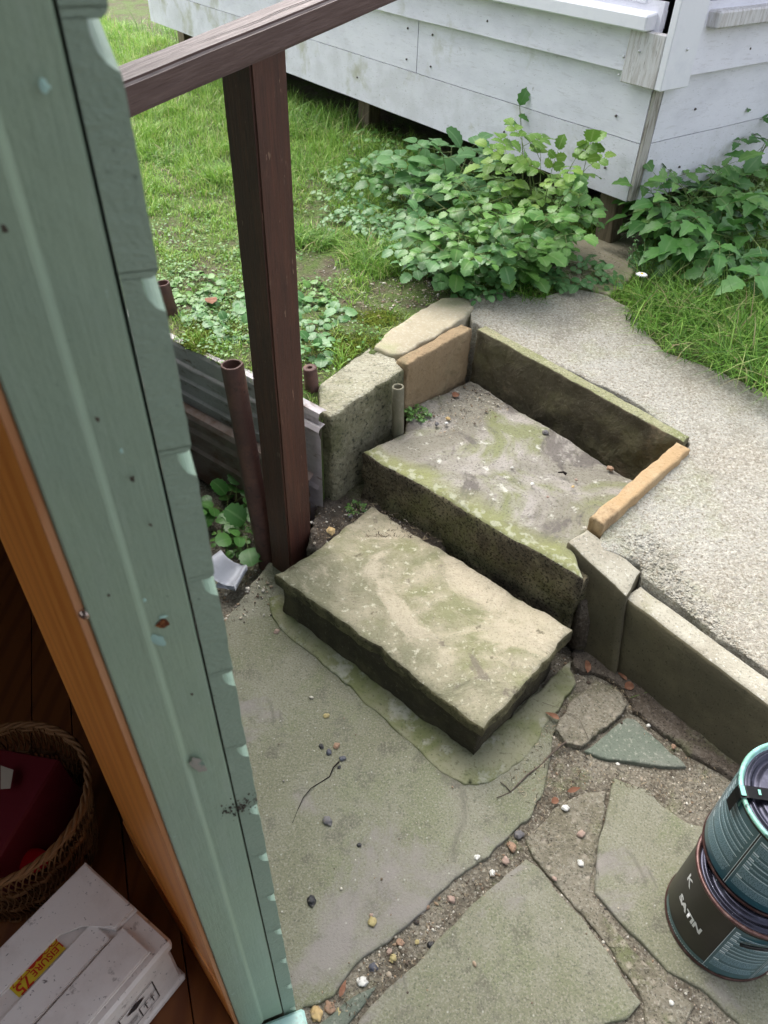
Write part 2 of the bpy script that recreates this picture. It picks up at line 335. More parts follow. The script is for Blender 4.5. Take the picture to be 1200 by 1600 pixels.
K['kerb_face'] = mat('kerb_face_algae', (.105, .092, .060), [('noise', 5, 6, .44, .62, (.155, .135, .085), None, .9), ('noise', 30, 5, .6, .7, (.125, .115, .08), None, .5), ('noise', 160, 4, .58, .68, (.025, .025, .018), None, .7)], .93, [('noise', 150, 8, .35, .004)])
K['mortar'] = mat('mossy_mortar', (.24, .235, .155), [('noise', 8, 6, .45, .62, (.15, .165, .07), None, .9), ('noise', 14, 6, .56, .66, (.38, .375, .33), None, .7), ('noise', 130, 4, .56, .68, (.09, .09, .05), None, .7)], .94, [('noise', 70, 9, .6, .008)])
K['lawn'] = mat('lawn_earth', (.10, .085, .055), [('noise', 7, 6, .40, .54, (.085, .135, .03), None, .9), ('noise', 30, 6, .55, .68, (.20, .17, .13), None, .7), ('voronoi', 90, 0, .2, .1, (.42, .38, .32), None, .35), ('noise', 130, 4, .56, .66, (.03, .03, .015), None, .8)], .96, [('noise', 60, 10, .9, .015)])
K['gravel'] = mat('gravel_stone', (.3, .3, .3), [('noise', 60, 4, .5, .7, (.2, .16, .12), None, .4)], .8, [('noise', 200, 4, .3, .002)], island=[(0, (.045, .04, .036)), (.25, (.14, .10, .07)), (.45, (.28, .20, .13)), (.6, (.42, .36, .28)), (.78, (.60, .57, .50)), (1, (.22, .20, .18))])
K['moss'] = mat('yellow_green_moss', (.20, .25, .03), [('noise', 60, 5, .45, .65, (.10, .16, .02)), ('noise', 130, 4, .55, .7, (.38, .40, .06), None, .7)], .98, [('noise', 160, 6, 1, .01)])
PAINT = (.290, .385, .280)
K['green'] = mat('sage_green_paint', PAINT, [('noise', 3, 4, .45, .62, (.265, .355, .275), None, .8), ('noise', 14, 7, .52, .7, (.33, .42, .335), (5, 5, .5), .6), ('noise', 160, 4, .68, .76, (.07, .12, .09), None, .7), ('noise', 46, 3, .73, .75, (.38, .52, .46), None, .8)], .42,
    [('noise', 60, 6, .22, .003, (6, 6, .35)), ('noise', 12, 5, .25, .01), ('noise', 220, 4, .12, .001)], spec=.5)
K['green_end'] = mat('painted_end_grain', (.26, .345, .268), [('noise', 10, 6, .48, .64, (.29, .375, .295), None, .7), ('noise', 200, 4, .64, .74, (.06, .10, .075), None, .7)], .5,
    [('rings', 9, 150, .06, .0006), ('noise', 70, 7, .55, .003, (1, 1, 2.5)), ('noise', 240, 4, .35, .001)], spec=.5)
K['green_out'] = mat('sage_green_weather_face', (.19, .27, .21), [('noise', 60, 5, .5, .7, (.15, .21, .16), None, .7)], .4, spec=.5)
K['mint'] = mat('bright_mint_paint', (.40, .62, .56), [('noise', 60, 5, .55, .68, (.30, .30, .25), None, .7)], .4, [('noise', 60, 5, .2, .003)], spec=.5)
K['orange'] = mat('orange_varnished_wood', (.78, .30, .06), [('wave', 3.0, 5, .5, .95, (.62, .20, .038), (3, 3, .12), .7, 5), ('noise', 90, 6, .55, .7, (.46, .16, .035), (4, 4, .1), .6)], .34, [('noise', 60, 5, .15, .002, (6, 6, .25))], spec=.5)
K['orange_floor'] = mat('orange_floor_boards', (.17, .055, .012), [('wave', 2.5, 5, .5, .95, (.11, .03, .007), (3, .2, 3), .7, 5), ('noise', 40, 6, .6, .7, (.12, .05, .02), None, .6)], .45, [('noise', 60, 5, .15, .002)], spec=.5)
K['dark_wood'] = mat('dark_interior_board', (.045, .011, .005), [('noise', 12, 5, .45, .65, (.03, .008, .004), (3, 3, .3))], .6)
K['post'] = mat('brown_stained_post', (.070, .029, .021), [('noise', 9, 6, .44, .64, (.105, .040, .026), (6, 6, .5), .85), ('noise', 26, 7, .5, .7, (.034, .016, .013), (8, 8, .5), .8), ('noise', 40, 6, .66, .70, (.34, .22, .15), (3, 3, .5), .8), ('noise', 5, 5, .60, .68, (.15, .07, .045), (2, 2, .6), .7)], .5,
    [('noise', 60, 7, .45, .004, (8, 8, .4)), ('noise', 8, 4, .2, .01)], spec=.4)
K['rail'] = mat('weathered_rail', (.185, .150, .145), [('noise', 22, 7, .45, .62, (.33, .28, .27), (.5, 8, 8), .8), ('noise', 50, 7, .54, .7, (.065, .038, .034), (.35, 8, 8), .9)], .62,
    [('noise', 40, 7, .6, .005, (.4, 8, 8)), ('noise', 120, 5, .3, .002, (.3, 8, 8))], spec=.35)
K['rail_side'] = mat('brown_rail_side', (.095, .056, .050), [('noise', 22, 7, .45, .62, (.135, .086, .078), (.5, 8, 8), .8), ('noise', 60, 7, .56, .7, (.05, .024, .02), (.35, 8, 8), .8)], .55, [('noise', 40, 7, .4, .004, (.4, 8, 8))], spec=.4)
K['crack'] = mat('dark_crack', (.012, .008, .007), rough=.95)
K['rust'] = mat('rusty_brown_steel', (.085, .042, .035), [('noise', 14, 7, .46, .62, (.13, .062, .046), None, .9), ('noise', 40, 6, .56, .68, (.045, .026, .024), None, .8), ('noise', 8, 5, .6, .7, (.20, .085, .045), None, .7)], .62, [('noise', 90, 8, .5, .003)], spec=.4)
K['tube'] = mat('grey_green_tube', (.17, .155, .11), [('noise', 18, 7, .46, .62, (.10, .10, .065), (1, 1, .3), .9), ('noise', 50, 5, .56, .68, (.26, .24, .19), None, .6)], .7, [('noise', 120, 8, .4, .003)], spec=.35)
K['sheet'] = mat('galvanised_sheet', (.68, .64, .66), [('noise', 9, 6, .44, .62, (.52, .48, .49), (1, 1, 2), .9), ('noise', 16, 7, .57, .68, (.19, .115, .075), (1, 1, 3), .8), ('noise', 90, 5, .58, .7, (.40, .39, .40), None, .5)], .55, [('noise', 80, 6, .25, .003)], metal=.1)
K['sheet_rust'] = mat('rusty_sheet', (.46, .37, .34), [('noise', 10, 6, .44, .62, (.28, .17, .13), (1, 1, 2), .9), ('noise', 20, 7, .56, .66, (.30, .26, .24), (1, 1, 3), .8)], .65, [('noise', 80, 6, .3, .004)], metal=.15)
K['white'] = mat('white_painted_timber', (.76, .76, .83), [('noise', 4, 6, .45, .62, (.67, .67, .74), (1, 1, 2.5), .9), ('noise', 16, 8, .56, .66, (.56, .55, .59), (1, 1, 7), .55), ('noise', 70, 5, .64, .70, (.22, .21, .22), (1, 1, 4), .7), ('noise', 3.2, 7, .58, .68, (.46, .46, .40), None, .75), ('noise', 9, 5, .68, .72, (.30, .28, .26), None, .6)], .6,
    [('noise', 40, 8, .3, .004, (1, 1, 10)), ('noise', 7, 5, .3, .008)], spec=.4)
K['white_clean'] = mat('white_gloss_timber', (.76, .77, .82), [('noise', 14, 5, .5, .7, (.66, .67, .74), None, .6)], .5, [('noise', 60, 6, .15, .003)], spec=.45)
K['white_worn'] = mat('weathered_white_timber', (.62, .61, .62), [('noise', 46, 7, .46, .6, (.42, .39, .37), (2, 2, .25), .8), ('noise', 90, 5, .6, .68, (.17, .15, .13), (3, 3, .3), .8)], .75, [('noise', 60, 7, .6, .004, (3, 3, .3))])
K['skirt_dirty'] = mat('mouldy_white_timber', (.72, .72, .78), [('noise', 7, 6, .44, .6, (.62, .62, .66), None, .8), ('noise', 3, 7, .54, .66, (.40, .40, .29), None, .85), ('noise', 60, 7, .6, .7, (.22, .22, .18), (1, 1, 4), .7)], .7, [('noise', 40, 8, .35, .004, (1, 1, 10)), ('wave', 2.5, 3, .25, .004, (1, 1, 3), 8)])
K['stump'] = mat('grey_timber_stump', (.19, .155, .105), [('noise', 20, 7, .45, .62, (.115, .09, .06), (3, 3, .4), .9), ('noise', 8, 5, .55, .68, (.16, .18, .09), None, .6)], .85, [('noise', 70, 7, .5, .004, (3, 3, .3))])
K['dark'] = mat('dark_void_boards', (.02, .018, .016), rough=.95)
def leafmat(name, c0, c1, c2, vein, rough=.42, tr=.28):
    return mat(name, c0, [('attr', 0, 0, .16, .02, vein, None, .55), ('noise', 25, 4, .5, .7, tuple(x*.7 for x in c0), None, .35)], rough, [('noise', 90, 3, .2, .003)], spec=.5, trans=tr, island=[(0, c0), (.5, c1), (1, c2)])
K['leaf_dark'] = leafmat('dark_green_leaf', (.045, .15, .028), (.075, .21, .042), (.11, .26, .06), (.15, .28, .10))
K['leaf_mid'] = leafmat('mid_green_leaf', (.065, .18, .032), (.11, .255, .05), (.165, .33, .075), (.26, .38, .14))
K['leaf_blue'] = leafmat('blue_green_leaf', (.07, .19, .055), (.11, .26, .085), (.16, .32, .12), (.26, .42, .20))
K['leaf_pale'] = leafmat('pale_green_leaf', (.13, .26, .04), (.17, .32, .06), (.24, .38, .07), (.34, .46, .18))
K['stem'] = mat('green_stem', (.14, .20, .06), [('noise', 20, 4, .5, .7, (.18, .13, .07), None, .6)], .6, trans=.1)
K['grass'] = mat('grass_blade', (.1, .2, .04), (), .5, spec=.4, trans=.3, island=[(0, (.11, .24, .03)), (.3, (.20, .38, .05)), (.65, (.29, .50, .08)), (.88, (.40, .54, .13)), (1, (.60, .54, .30))])
K['grass_long'] = mat('long_grass_blade', (.1, .2, .04), (), .5, spec=.4, trans=.3, island=[(0, (.055, .14, .02)), (.35, (.12, .27, .035)), (.7, (.19, .37, .055)), (.9, (.29, .45, .10)), (.95, (.42, .38, .20)), (1, (.36, .28, .16))])
K['litter'] = mat('dry_litter', (.1, .1, .1), (), .9, island=[(0, (.02, .016, .012)), (.4, (.07, .05, .035)), (.75, (.18, .14, .09)), (1, (.38, .32, .22))])
K['twig'] = mat('grey_brown_twig', (.09, .07, .055), [('noise', 80, 5, .5, .7, (.16, .13, .11))], .9, [('noise', 200, 4, .5, .001)])
K['deadleaf'] = mat('dead_leaf', (.19, .085, .05), [('noise', 60, 5, .45, .65, (.28, .15, .095))], .8, trans=.15)
def stone_m(n, c, c2, rough=.85): return mat(n, c, [('noise', 70, 5, .45, .65, c2, None, .8), ('noise', 130, 6, .50, .62, (.17, .15, .12), None, .55)], rough, [('noise', 150, 5, .3, .002)], spec=.4)
K['p_grey'] = stone_m('grey_pebble', (.12, .115, .12), (.19, .18, .18)); K['p_tan'] = stone_m('tan_pebble', (.50, .36, .17), (.36, .24, .11))
K['p_orange'] = stone_m('orange_pebble', (.30, .19, .125), (.21, .135, .095)); K['p_white'] = stone_m('white_pebble', (.60, .59, .55), (.42, .41, .38))
K['p_black'] = stone_m('black_pebble', (.02, .02, .022), (.05, .05, .055), .6); K['p_pink'] = stone_m('pink_pebble', (.33, .235, .19), (.40, .30, .25))
K['p_blue'] = stone_m('blue_grey_pebble', (.06, .065, .085), (.10, .10, .12), .55); K['p_yellow'] = stone_m('yellow_pebble', (.38, .32, .15), (.28, .22, .10))

# ================================================================== GROUND AND LEVELS
def Lz(x, y):      # lawn height
    return .435 + .018*fbm(x*1.3, y*1.3, 3.1, 3) + .03*max(0, min(1, (y-1.7)/1.5)) - .05*math.exp(-((x+.15)**2+(y-1.6)**2)/.04)
# wide earth sheet reaching the horizon
bm = bmesh.new(); bx(bm, -120, 120, -120, 160, -.30, -.12)
single('ground', bm, K['soil'], None, None, kind='structure')
# lower yard: joints, grit and earth between the flags
py_poly = [(-1.6, -.9), (1.6, -.9), (1.45, .25), (.9, .92), (.62, 1.19), (.52, 1.45), (-.12, 1.80), (-.38, 1.72), (-1.3, 2.45), (-1.9, 2.2)]
def low_z(x, y):
    h = -.006 + .0045*fbm(x*16, y*16, .5, 4)
    m = max(0, min(1, (math.sin(0)+(-x-.29)/.1+ (y-1.2)*.8)))     # earth hollow left of the flags
    h -= .03*m*(1 if y > .8 else 0)
    k = max(0, (x*.669+y*.743-1.235))                              # earth heaped in the corner below the kerb
    h += min(.012, k*.3)
    return h
single('yard_ground', region(py_poly, .011, low_z, 0, None), K['joint'], None, None, kind='structure', smooth=True)
def pz(pts, z=0.0): return [P(x, y, z) for x, y in pts]

def side_mat(o, lim=.5):
    for p in o.data.polygons:
        if abs(p.normal.z) < lim: p.material_index = 1
    return o
def flag(name, pts, mat_, label, z=.004, seed=1.0, amp=.0012, eamp=.003, cat='paving slab', step=.013, bev=.004):
    q = pz(pts, z)
    return single(name, slab(q, -.03, step, bev, amp, .001, eamp, seed, down=1), mat_, label, cat, 'crazy paving slabs of the lower yard', smooth=True)
flag('paving_slab', [(300, 1030), (355, 965), (421, 877), (470, 900), (700, 1060), (860, 1075), (872, 1120), (860, 1180), (850, 1237), (829, 1275), (754, 1342), (700, 1383), (633, 1450), (554, 1508), (521, 1556), (500, 1567), (474, 1572), (455, 1640), (430, 1700), (380, 1750), (300, 1500)], K['flag'],
     'largest greenish concrete paving slab, with a twig and black berries on it, in front of the lower step', seed=3, eamp=.004)
flag('paving_slab', [(823, 1340), (844, 1357), (871, 1394), (905, 1428), (949, 1485), (982, 1539), (1003, 1566), (982, 1590), (945, 1599), (930, 1700), (800, 2000), (520, 1850), (500, 1700), (558, 1600), (608, 1542), (667, 1487), (700, 1450), (775, 1379)], K['flag'],
     'pointed paving slab at the bottom centre, its tip aimed at the step', seed=8, eamp=.003, z=.006)
flag('paving_slab', [(959, 1214), (1016, 1235), (1036, 1259), (1070, 1283), (1140, 1300), (1330, 1400), (1400, 1600), (1330, 1800), (1240, 1680), (1104, 1549), (1043, 1516), (996, 1465), (959, 1428), (930, 1394), (935, 1317), (954, 1249)], K['flag'],
     'paving slab running under the stacked paint tins at the right', seed=12, z=.004)
flag('paving_slab', [(913, 1173), (942, 1151), (979, 1121), (992, 1124), (1019, 1148), (1073, 1197), (1036, 1198), (952, 1187)], K['flag_dark'],
     'small dark grey-green triangular slab beside the kerb wall', seed=15, z=.005, step=.008)
flag('paving_slab', [(931, 1061), (968, 1080), (981, 1101), (960, 1125), (909, 1165), (884, 1160), (868, 1140), (890, 1100)], K['rubble'],
     'rough pebbly lump of old concrete by the corner of the lower step', seed=18, z=.012, amp=.004, eamp=.005, step=.007)
flag('paving_slab', [(868, 1262), (905, 1240), (948, 1236), (938, 1300), (922, 1390), (944, 1430), (985, 1480), (1035, 1530), (1085, 1570), (1060, 1640), (1010, 1600), (1008, 1566), (955, 1482), (878, 1392), (832, 1338), (822, 1312)], K['rubble'],
     'narrow rubbly mortar strip between the pointed slab and the slab under the tins', seed=21, z=.002, amp=.003, eamp=.004, step=.008)
flag('paving_slab', [(536, 1568), (562, 1550), (590, 1540), (560, 1580), (548, 1596), (510, 1640), (490, 1610)], K['flag_dark'],
     'small sunken grey slab fragment in the gritty joint beside the green door frame', seed=24, z=.001, eamp=.002, step=.008)

# terrace: pale concrete falling towards the kerb
TP = [(738, 500, .452), (990, 625, .407), (1070, 680, .387), (1078, 693, .384), (1043, 727, .362), (980, 780, .330), (967, 797, .322), (943, 830, .308), (940, 845, .308), (1000, 885, .270), (1004, 905, .258),
      (1012, 915, .246), (1113, 990, .236), (1133, 1002, .235), (1205, 1052, .230), (1420, 1230, .215), (1900, 1150, .25), (1900, 640, .36), (1205, 585, .43), (1120, 552, .44), (1040, 528, .45), (985, 482, .458), (950, 462, .462), (900, 452, .463), (870, 458, .462), (840, 464, .462), (765, 452, .462), (732, 464, .46)]
TW = [P(x, y, z) for x, y, z in TP]
_tx = np.array([[p.x, p.y] for p in TW]); _tz = np.array([p.z for p in TW])
_tA = np.c_[_tx, np.ones(len(_tx)), _tx[:, 0]*_tx[:, 1], _tx[:, 0]**2, _tx[:, 1]**2]; _ts = np.linalg.lstsq(_tA, _tz, rcond=None)[0]
def tz(x, y):
    base = _ts @ np.array([x, y, 1, x*y, x*x, y*y])
    d = (_tx[:, 0]-x)**2 + (_tx[:, 1]-y)**2
    wgt = 1/(d+6e-3); res = _tz - _tA @ _ts
    return float(base + (wgt*res).sum()/(wgt.sum()+30))
def terr_z(x, y):
    z = tz(x, y)
    rough = max(0, min(1, (.42-z)/.1))
    return z + .003*fbm(x*7, y*7, 2, 3) + rough*(.0024*fbm(x*75, y*60, 4, 3)) + .0012*noise.noise(Vector((x*90, y*90, 1)))
single('terrace', region(rough_poly(TW, .012, .004, 5), .0125, terr_z, .004, -.1, .002, 3), K['concrete'], None, None, kind='structure', smooth=True)
# buff strip of concrete beside the pit
BP = [(585, 543, .444), (614, 553, .444), (632, 551, .446), (726, 497, .458), (740, 478, .463), (732, 464, .466), (690, 466, .466), (640, 493, .462), (610, 516, .452)]
single('path', slab([P(*p) for p in BP], .2, .014, .006, .003, .003, .006, 4.4), K['path'], None, None, kind='structure', smooth=True)

# lawn
_A = Vector((.766, -.643, 0)); _B = Vector((.643, .766, 0))
sheetL, sheetR = P(275, 543, .42), P(500, 658, .41); _sd2 = (sheetL-sheetR).normalized()
lp = [sheetR, sheetL + Vector((0, 0, 0)), sheetR+_sd2*1.6, Vector((-3.5, 1.2, 0)), Vector((-5, 9, 0)), Vector((7, 9, 0)), Vector((5, .9, 0))]
inner = pz([(1900, 660), (1205, 600), (1120, 568), (1040, 545), (985, 500), (950, 476), (900, 466), (765, 470), (735, 476), (690, 478), (640, 505), (604, 534), (560, 560), (510, 600)], .45)
lawn_poly = lp + inner
def Lz2(x, y): return Lz(x, y) + .006*fbm(x*9, y*9, 8, 3)
single('earth', region(rough_poly(pz([(905, 1000), (960, 1030), (1000, 1062), (1080, 1120), (1175, 1195), (1150, 1215), (1085, 1180), (1030, 1140), (990, 1110), (975, 1075), (930, 1050), (900, 1045), (893, 1020)], .01), .01, .006, 13), .008, lambda x, y: .012+.006*fbm(x*26, y*26, 5, 4), .006, -.03, .003, 1), K['soil'], None, None, kind='structure', smooth=True)
single('lawn', region(rough_poly([(p.x, p.y, 0) for p in lawn_poly], .06, .004, 2), .035, Lz2, 0, -.15, .004, 3), K['lawn'], None, None, kind='structure', smooth=True)
# earth mound between the post, the block and the steps
single('earth', region(rough_poly(pz([(478, 860), (500, 780), (535, 765), (575, 740), (650, 815), (700, 850), (690, 870), (560, 870)], .12), .01, .006, 3), .008, lambda x, y: .128+.012*fbm(x*22, y*22, 1, 4), .01, -.05, .01, 3), K['soil'], None, None, kind='structure', smooth=True)

# ================================================================== LOWER STEP
zL = .150
Lc, Fc, Rc = P(429, 897, zL), P(756, 1139, zL), P(886, 996, zL); BLc = Lc+Rc-Fc; _b = (Rc-Fc).normalized(); Rb_, BLb = Rc+_b*.030, BLc+_b*.030
st = thing('stone_step', (Fc.x, Fc.y, 0), 'lower stone step of one riven paving slab, standing on the yard slabs', 'step')
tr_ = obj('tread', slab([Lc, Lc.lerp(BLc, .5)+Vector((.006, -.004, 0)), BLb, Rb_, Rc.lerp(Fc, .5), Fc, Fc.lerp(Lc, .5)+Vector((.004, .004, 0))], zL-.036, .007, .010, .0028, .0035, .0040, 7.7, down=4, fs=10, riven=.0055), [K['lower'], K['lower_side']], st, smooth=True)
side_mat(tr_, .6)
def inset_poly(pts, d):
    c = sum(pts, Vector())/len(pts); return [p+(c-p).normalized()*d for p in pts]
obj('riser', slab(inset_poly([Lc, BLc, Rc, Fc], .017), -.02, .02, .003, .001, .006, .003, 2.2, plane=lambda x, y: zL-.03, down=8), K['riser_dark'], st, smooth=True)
fil_out = pz([(421, 937), (425, 967), (450, 996), (512, 1046), (579, 1108), (646, 1167), (687, 1208), (725, 1228), (760, 1227), (796, 1206), (829, 1175), (854, 1133), (881, 1092), (899, 1071), (890, 1048)])
fil_in = pz([(890, 1035), (760, 1160), (440, 930)])
seg_in = [Vector(p) for p in (Lc, Fc, Rc)]
def dist_seg(x, y, a, b):
    ab = b-a; t = max(0, min(1, ((x-a.x)*ab.x+(y-a.y)*ab.y)/(ab.x**2+ab.y**2))); return math.hypot(x-a.x-ab.x*t, y-a.y-ab.y*t)
def fil_z(x, y):
    d = min(dist_seg(x, y, Lc, Fc), dist_seg(x, y, Fc, Rc)); t = max(0, 1-max(0, d-.0)/.075)
    return .006 + .010*t + .003*fbm(x*20, y*20, 6, 3)
obj('mortar_fillet', region(rough_poly(fil_out+fil_in, .012, .004, 9), .008, fil_z, .004, -.01, .001, 1), K['mortar'], st, smooth=True)

# ================================================================== UPPER STEP
zU = .287
nl, nr = P(565, 706, zU), P(913, 903, .282)
up_pts = [nl, nr, P(905, 880, .282), P(893, 850, .282), P(925, 826, .282), P(1000, 752, .286), P(975, 741, .286), P(735, 592, .293), P(640, 636, .293), P(632, 672, .29), P(600, 690, .288)]
_n = (nr-nl).normalized(); _n = Vector((-_n.y, _n.x, 0)); _n = _n if _n.y > 0 else -_n
K['tread'] = tread_mat(_n)
us = thing('stone_step', (nl.x, nl.y, .1), 'upper stone step with a wide riven landing inside the sunken bay', 'step')
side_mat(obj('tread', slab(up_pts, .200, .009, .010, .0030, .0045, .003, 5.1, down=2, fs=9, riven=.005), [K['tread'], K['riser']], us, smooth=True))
nd = (nr-nl).normalized(); npd = Vector((-nd.y, nd.x, 0))
if npd.y < 0: npd = -npd
def nose_z(x, y): return 0
nz = [nl+npd*.0+nd*.004, nr-nd*.006, nr-nd*.006+npd*.05, nl+npd*.055+nd*.004]
nzp = plane_of([nl, nr, up_pts[6], up_pts[8]])
rp = [nl+npd*.003+nd*.002, nr+npd*.003-nd*.004, nr+npd*.07-nd*.004, nl+npd*.07]
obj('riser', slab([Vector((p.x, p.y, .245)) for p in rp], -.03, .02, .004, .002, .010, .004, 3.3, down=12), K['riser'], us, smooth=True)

# ================================================================== EDGING OF THE SUNKEN BAY
EG = 'stone edging slabs round the sunken bay'
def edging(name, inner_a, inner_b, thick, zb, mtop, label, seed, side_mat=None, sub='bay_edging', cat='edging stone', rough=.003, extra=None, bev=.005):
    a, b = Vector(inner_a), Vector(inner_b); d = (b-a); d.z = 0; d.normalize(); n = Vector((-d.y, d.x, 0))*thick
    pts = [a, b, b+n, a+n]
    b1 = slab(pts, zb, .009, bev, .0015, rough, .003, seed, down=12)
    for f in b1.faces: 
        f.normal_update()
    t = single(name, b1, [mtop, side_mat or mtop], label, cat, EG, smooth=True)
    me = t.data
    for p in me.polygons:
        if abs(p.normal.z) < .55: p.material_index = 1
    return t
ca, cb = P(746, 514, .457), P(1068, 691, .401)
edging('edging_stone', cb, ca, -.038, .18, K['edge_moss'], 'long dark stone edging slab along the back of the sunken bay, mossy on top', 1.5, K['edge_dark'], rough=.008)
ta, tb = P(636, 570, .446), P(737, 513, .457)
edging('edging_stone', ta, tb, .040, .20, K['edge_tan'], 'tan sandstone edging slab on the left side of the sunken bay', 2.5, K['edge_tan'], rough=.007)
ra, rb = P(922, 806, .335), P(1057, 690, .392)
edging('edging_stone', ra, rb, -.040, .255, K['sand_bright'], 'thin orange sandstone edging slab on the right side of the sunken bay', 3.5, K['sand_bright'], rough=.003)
# concrete cheek block
bt = [P(497, 600, .425), P(575, 544, .432), P(618, 557, .436), P(632, 577, .432), P(516, 652, .415), P(497, 638, .418)]
cb_ = slab(bt, .05, .011, .009, .002, .003, .004, 6.1, down=10)
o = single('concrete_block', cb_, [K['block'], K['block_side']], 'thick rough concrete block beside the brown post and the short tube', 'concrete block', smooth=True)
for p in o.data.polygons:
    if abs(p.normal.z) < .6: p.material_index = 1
# kerbs
KG = 'concrete kerbs holding the terrace'
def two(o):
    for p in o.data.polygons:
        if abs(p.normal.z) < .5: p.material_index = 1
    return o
_a, _b = P(975, 931, .243), P(974, 1037, 0); kd_ = (P(1200, 1101, .224)-_a); kd_.z = 0; kd_.normalize(); KSH = (_b-_a).dot(kd_)/.24
k1 = [P(887, 847, .300), P(979, 931, .262), P(1002, 893, .266), P(918, 825, .304)]
def shear(bm, kk):
    for v in bm.verts: v.co += kd_*max(0, .24-v.co.z)*kk
    return bm
def shear1(bm, kk):
    o = k1[0]; L = (k1[1]-k1[0]).dot(kd_)
    for v in bm.verts: v.co += kd_*max(0, .24-v.co.z)*kk*max(0, min(1, (v.co-o).dot(kd_)/L))
    return bm
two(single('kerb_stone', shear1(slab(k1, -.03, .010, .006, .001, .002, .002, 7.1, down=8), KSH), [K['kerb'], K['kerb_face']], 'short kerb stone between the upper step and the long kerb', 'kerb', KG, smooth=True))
kz0, kz1 = .243, .222
ka, kb = P(975, 931, kz0), P(1200, 1101, .224); kd = (kb-ka).normalized(); kn = Vector((-kd.y, kd.x, 0)).normalized()
if kn.y < 0: kn = -kn
k2 = [ka, kb+kd*.5, kb+kd*.5+kn*.066, ka+kn*.060+kd*.004]
def shear(bm, kk):
    for v in bm.verts: v.co += kd_*max(0, .24-v.co.z)*kk
    return bm
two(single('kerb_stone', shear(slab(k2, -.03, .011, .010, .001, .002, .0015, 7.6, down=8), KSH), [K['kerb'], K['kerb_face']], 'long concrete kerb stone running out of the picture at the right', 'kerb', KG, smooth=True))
# broken stone wedge behind the right end of the upper step
wb_ = [P(905, 935, .17), P(918, 925, .18), P(925, 985, .05), P(905, 1005, .03), P(893, 1000, .04)]
bm = bmesh.new(); tube(bm, [P(912, 938, .17), P(910, 965, .11), P(903, 1004, .02)], [.010, .022, .028], 9)
for v in bm.verts: v.co += Vector((noise.noise(v.co*40), noise.noise(v.co*40+Vector((5, 0, 0))), noise.noise(v.co*40+Vector((0, 9, 0)))))*.006
single('stone_wedge', bm, K['soil'], 'broken stone wedged upright in the dark gap beside the kerb', 'stone', smooth=True)

# ================================================================== POST AND RAIL
tL, tR = -.2130, -.1327; pw = .0815
pY = pw*(1.409-(-.766*tR*-1*0)-.0353)/(tR-tL); pX = tL*(pY+.643*pw)+.766*pw
F = (Vector((pX, pY, 0)), -_A, _B)
def rail_frame():
    q = Vector((pX, pY, 0))+_A*.008; out = []
    for px in ((203, 187), (628, 0)):
        d = ray(*px); t = (q.y*d.x-q.x*d.y)/(_B.x*d.y-_B.y*d.x); out.append(q+_B*t)
    a, b = out
    a.z = zat(203, 187, a.x, a.y); b.z = zat(628, 0, b.x, b.y); return a, b
r0, r1 = rail_frame(); rd = (r1-r0).normalized()
ptop = r0.z + (Vector((pX, pY, 0))-Vector((r0.x, r0.y, 0))).dot(Vector((rd.x, rd.y, 0)).normalized())*rd.z/math.hypot(rd.x, rd.y)
bm = bmesh.new(); bx(bm, 0, pw, 0, pw, -.05, ptop+.012, 0, F)
bmesh.ops.subdivide_edges(bm, edges=[e for e in bm.edges if abs((e.verts[0].co-e.verts[1].co).z) > .5], cuts=40)
vert = [e for e in bm.edges if abs((e.verts[0].co-e.verts[1].co).normalized().z) > .9]
bmesh.ops.bevel(bm, geom=vert, offset=.004, segments=2, affect='EDGES')
for v in bm.verts:
    v.co.x += .0018*noise.noise(Vector((v.co.x*20, v.co.y*20, v.co.z*5))); v.co.y += .0018*noise.noise(Vector((v.co.x*20+7, v.co.y*20, v.co.z*5)))
single('wooden_post', bm, K['post'], 'dark brown stained square post holding up the handrail beside the steps', 'post', smooth=False)
rs = Vector((rd.y, -rd.x, 0)).normalized(); rup = rs.cross(rd)
if rup.z < 0: rup = -rup
th = .047; rw = .075
if rs.x < 0: rs = -rs             # rs points to the camera side (right/near)
hr = thing('handrail', r0, 'weathered brown wooden handrail sloping up over the post', 'handrail')
bm = bmesh.new(); c = r0.lerp(r1, .5) + rup*th/2 - rs*rw/2 + rd*.1
box(bm, c, rd, rs, rup, 1.15, rw/2, th/2)
le = [e for e in bm.edges if abs((e.verts[0].co-e.verts[1].co).normalized().dot(rd)) > .9]
bmesh.ops.bevel(bm, geom=le, offset=.006, segments=3, affect='EDGES')
le = [e for e in bm.edges if abs((e.verts[0].co-e.verts[1].co).normalized().dot(rd)) > .9]
bmesh.ops.subdivide_edges(bm, edges=le, cuts=60)
for v in bm.verts:
    s = (v.co-r0).dot(rd); k = noise.noise(Vector((s*6, (v.co-r0).dot(rs)*30, (v.co-r0).dot(rup)*30)))
    v.co += rup*.0016*k + rs*.0014*k
bmesh.ops.recalc_face_normals(bm, faces=bm.faces); bm.normal_update()
me = bpy.data.meshes.new('beam')
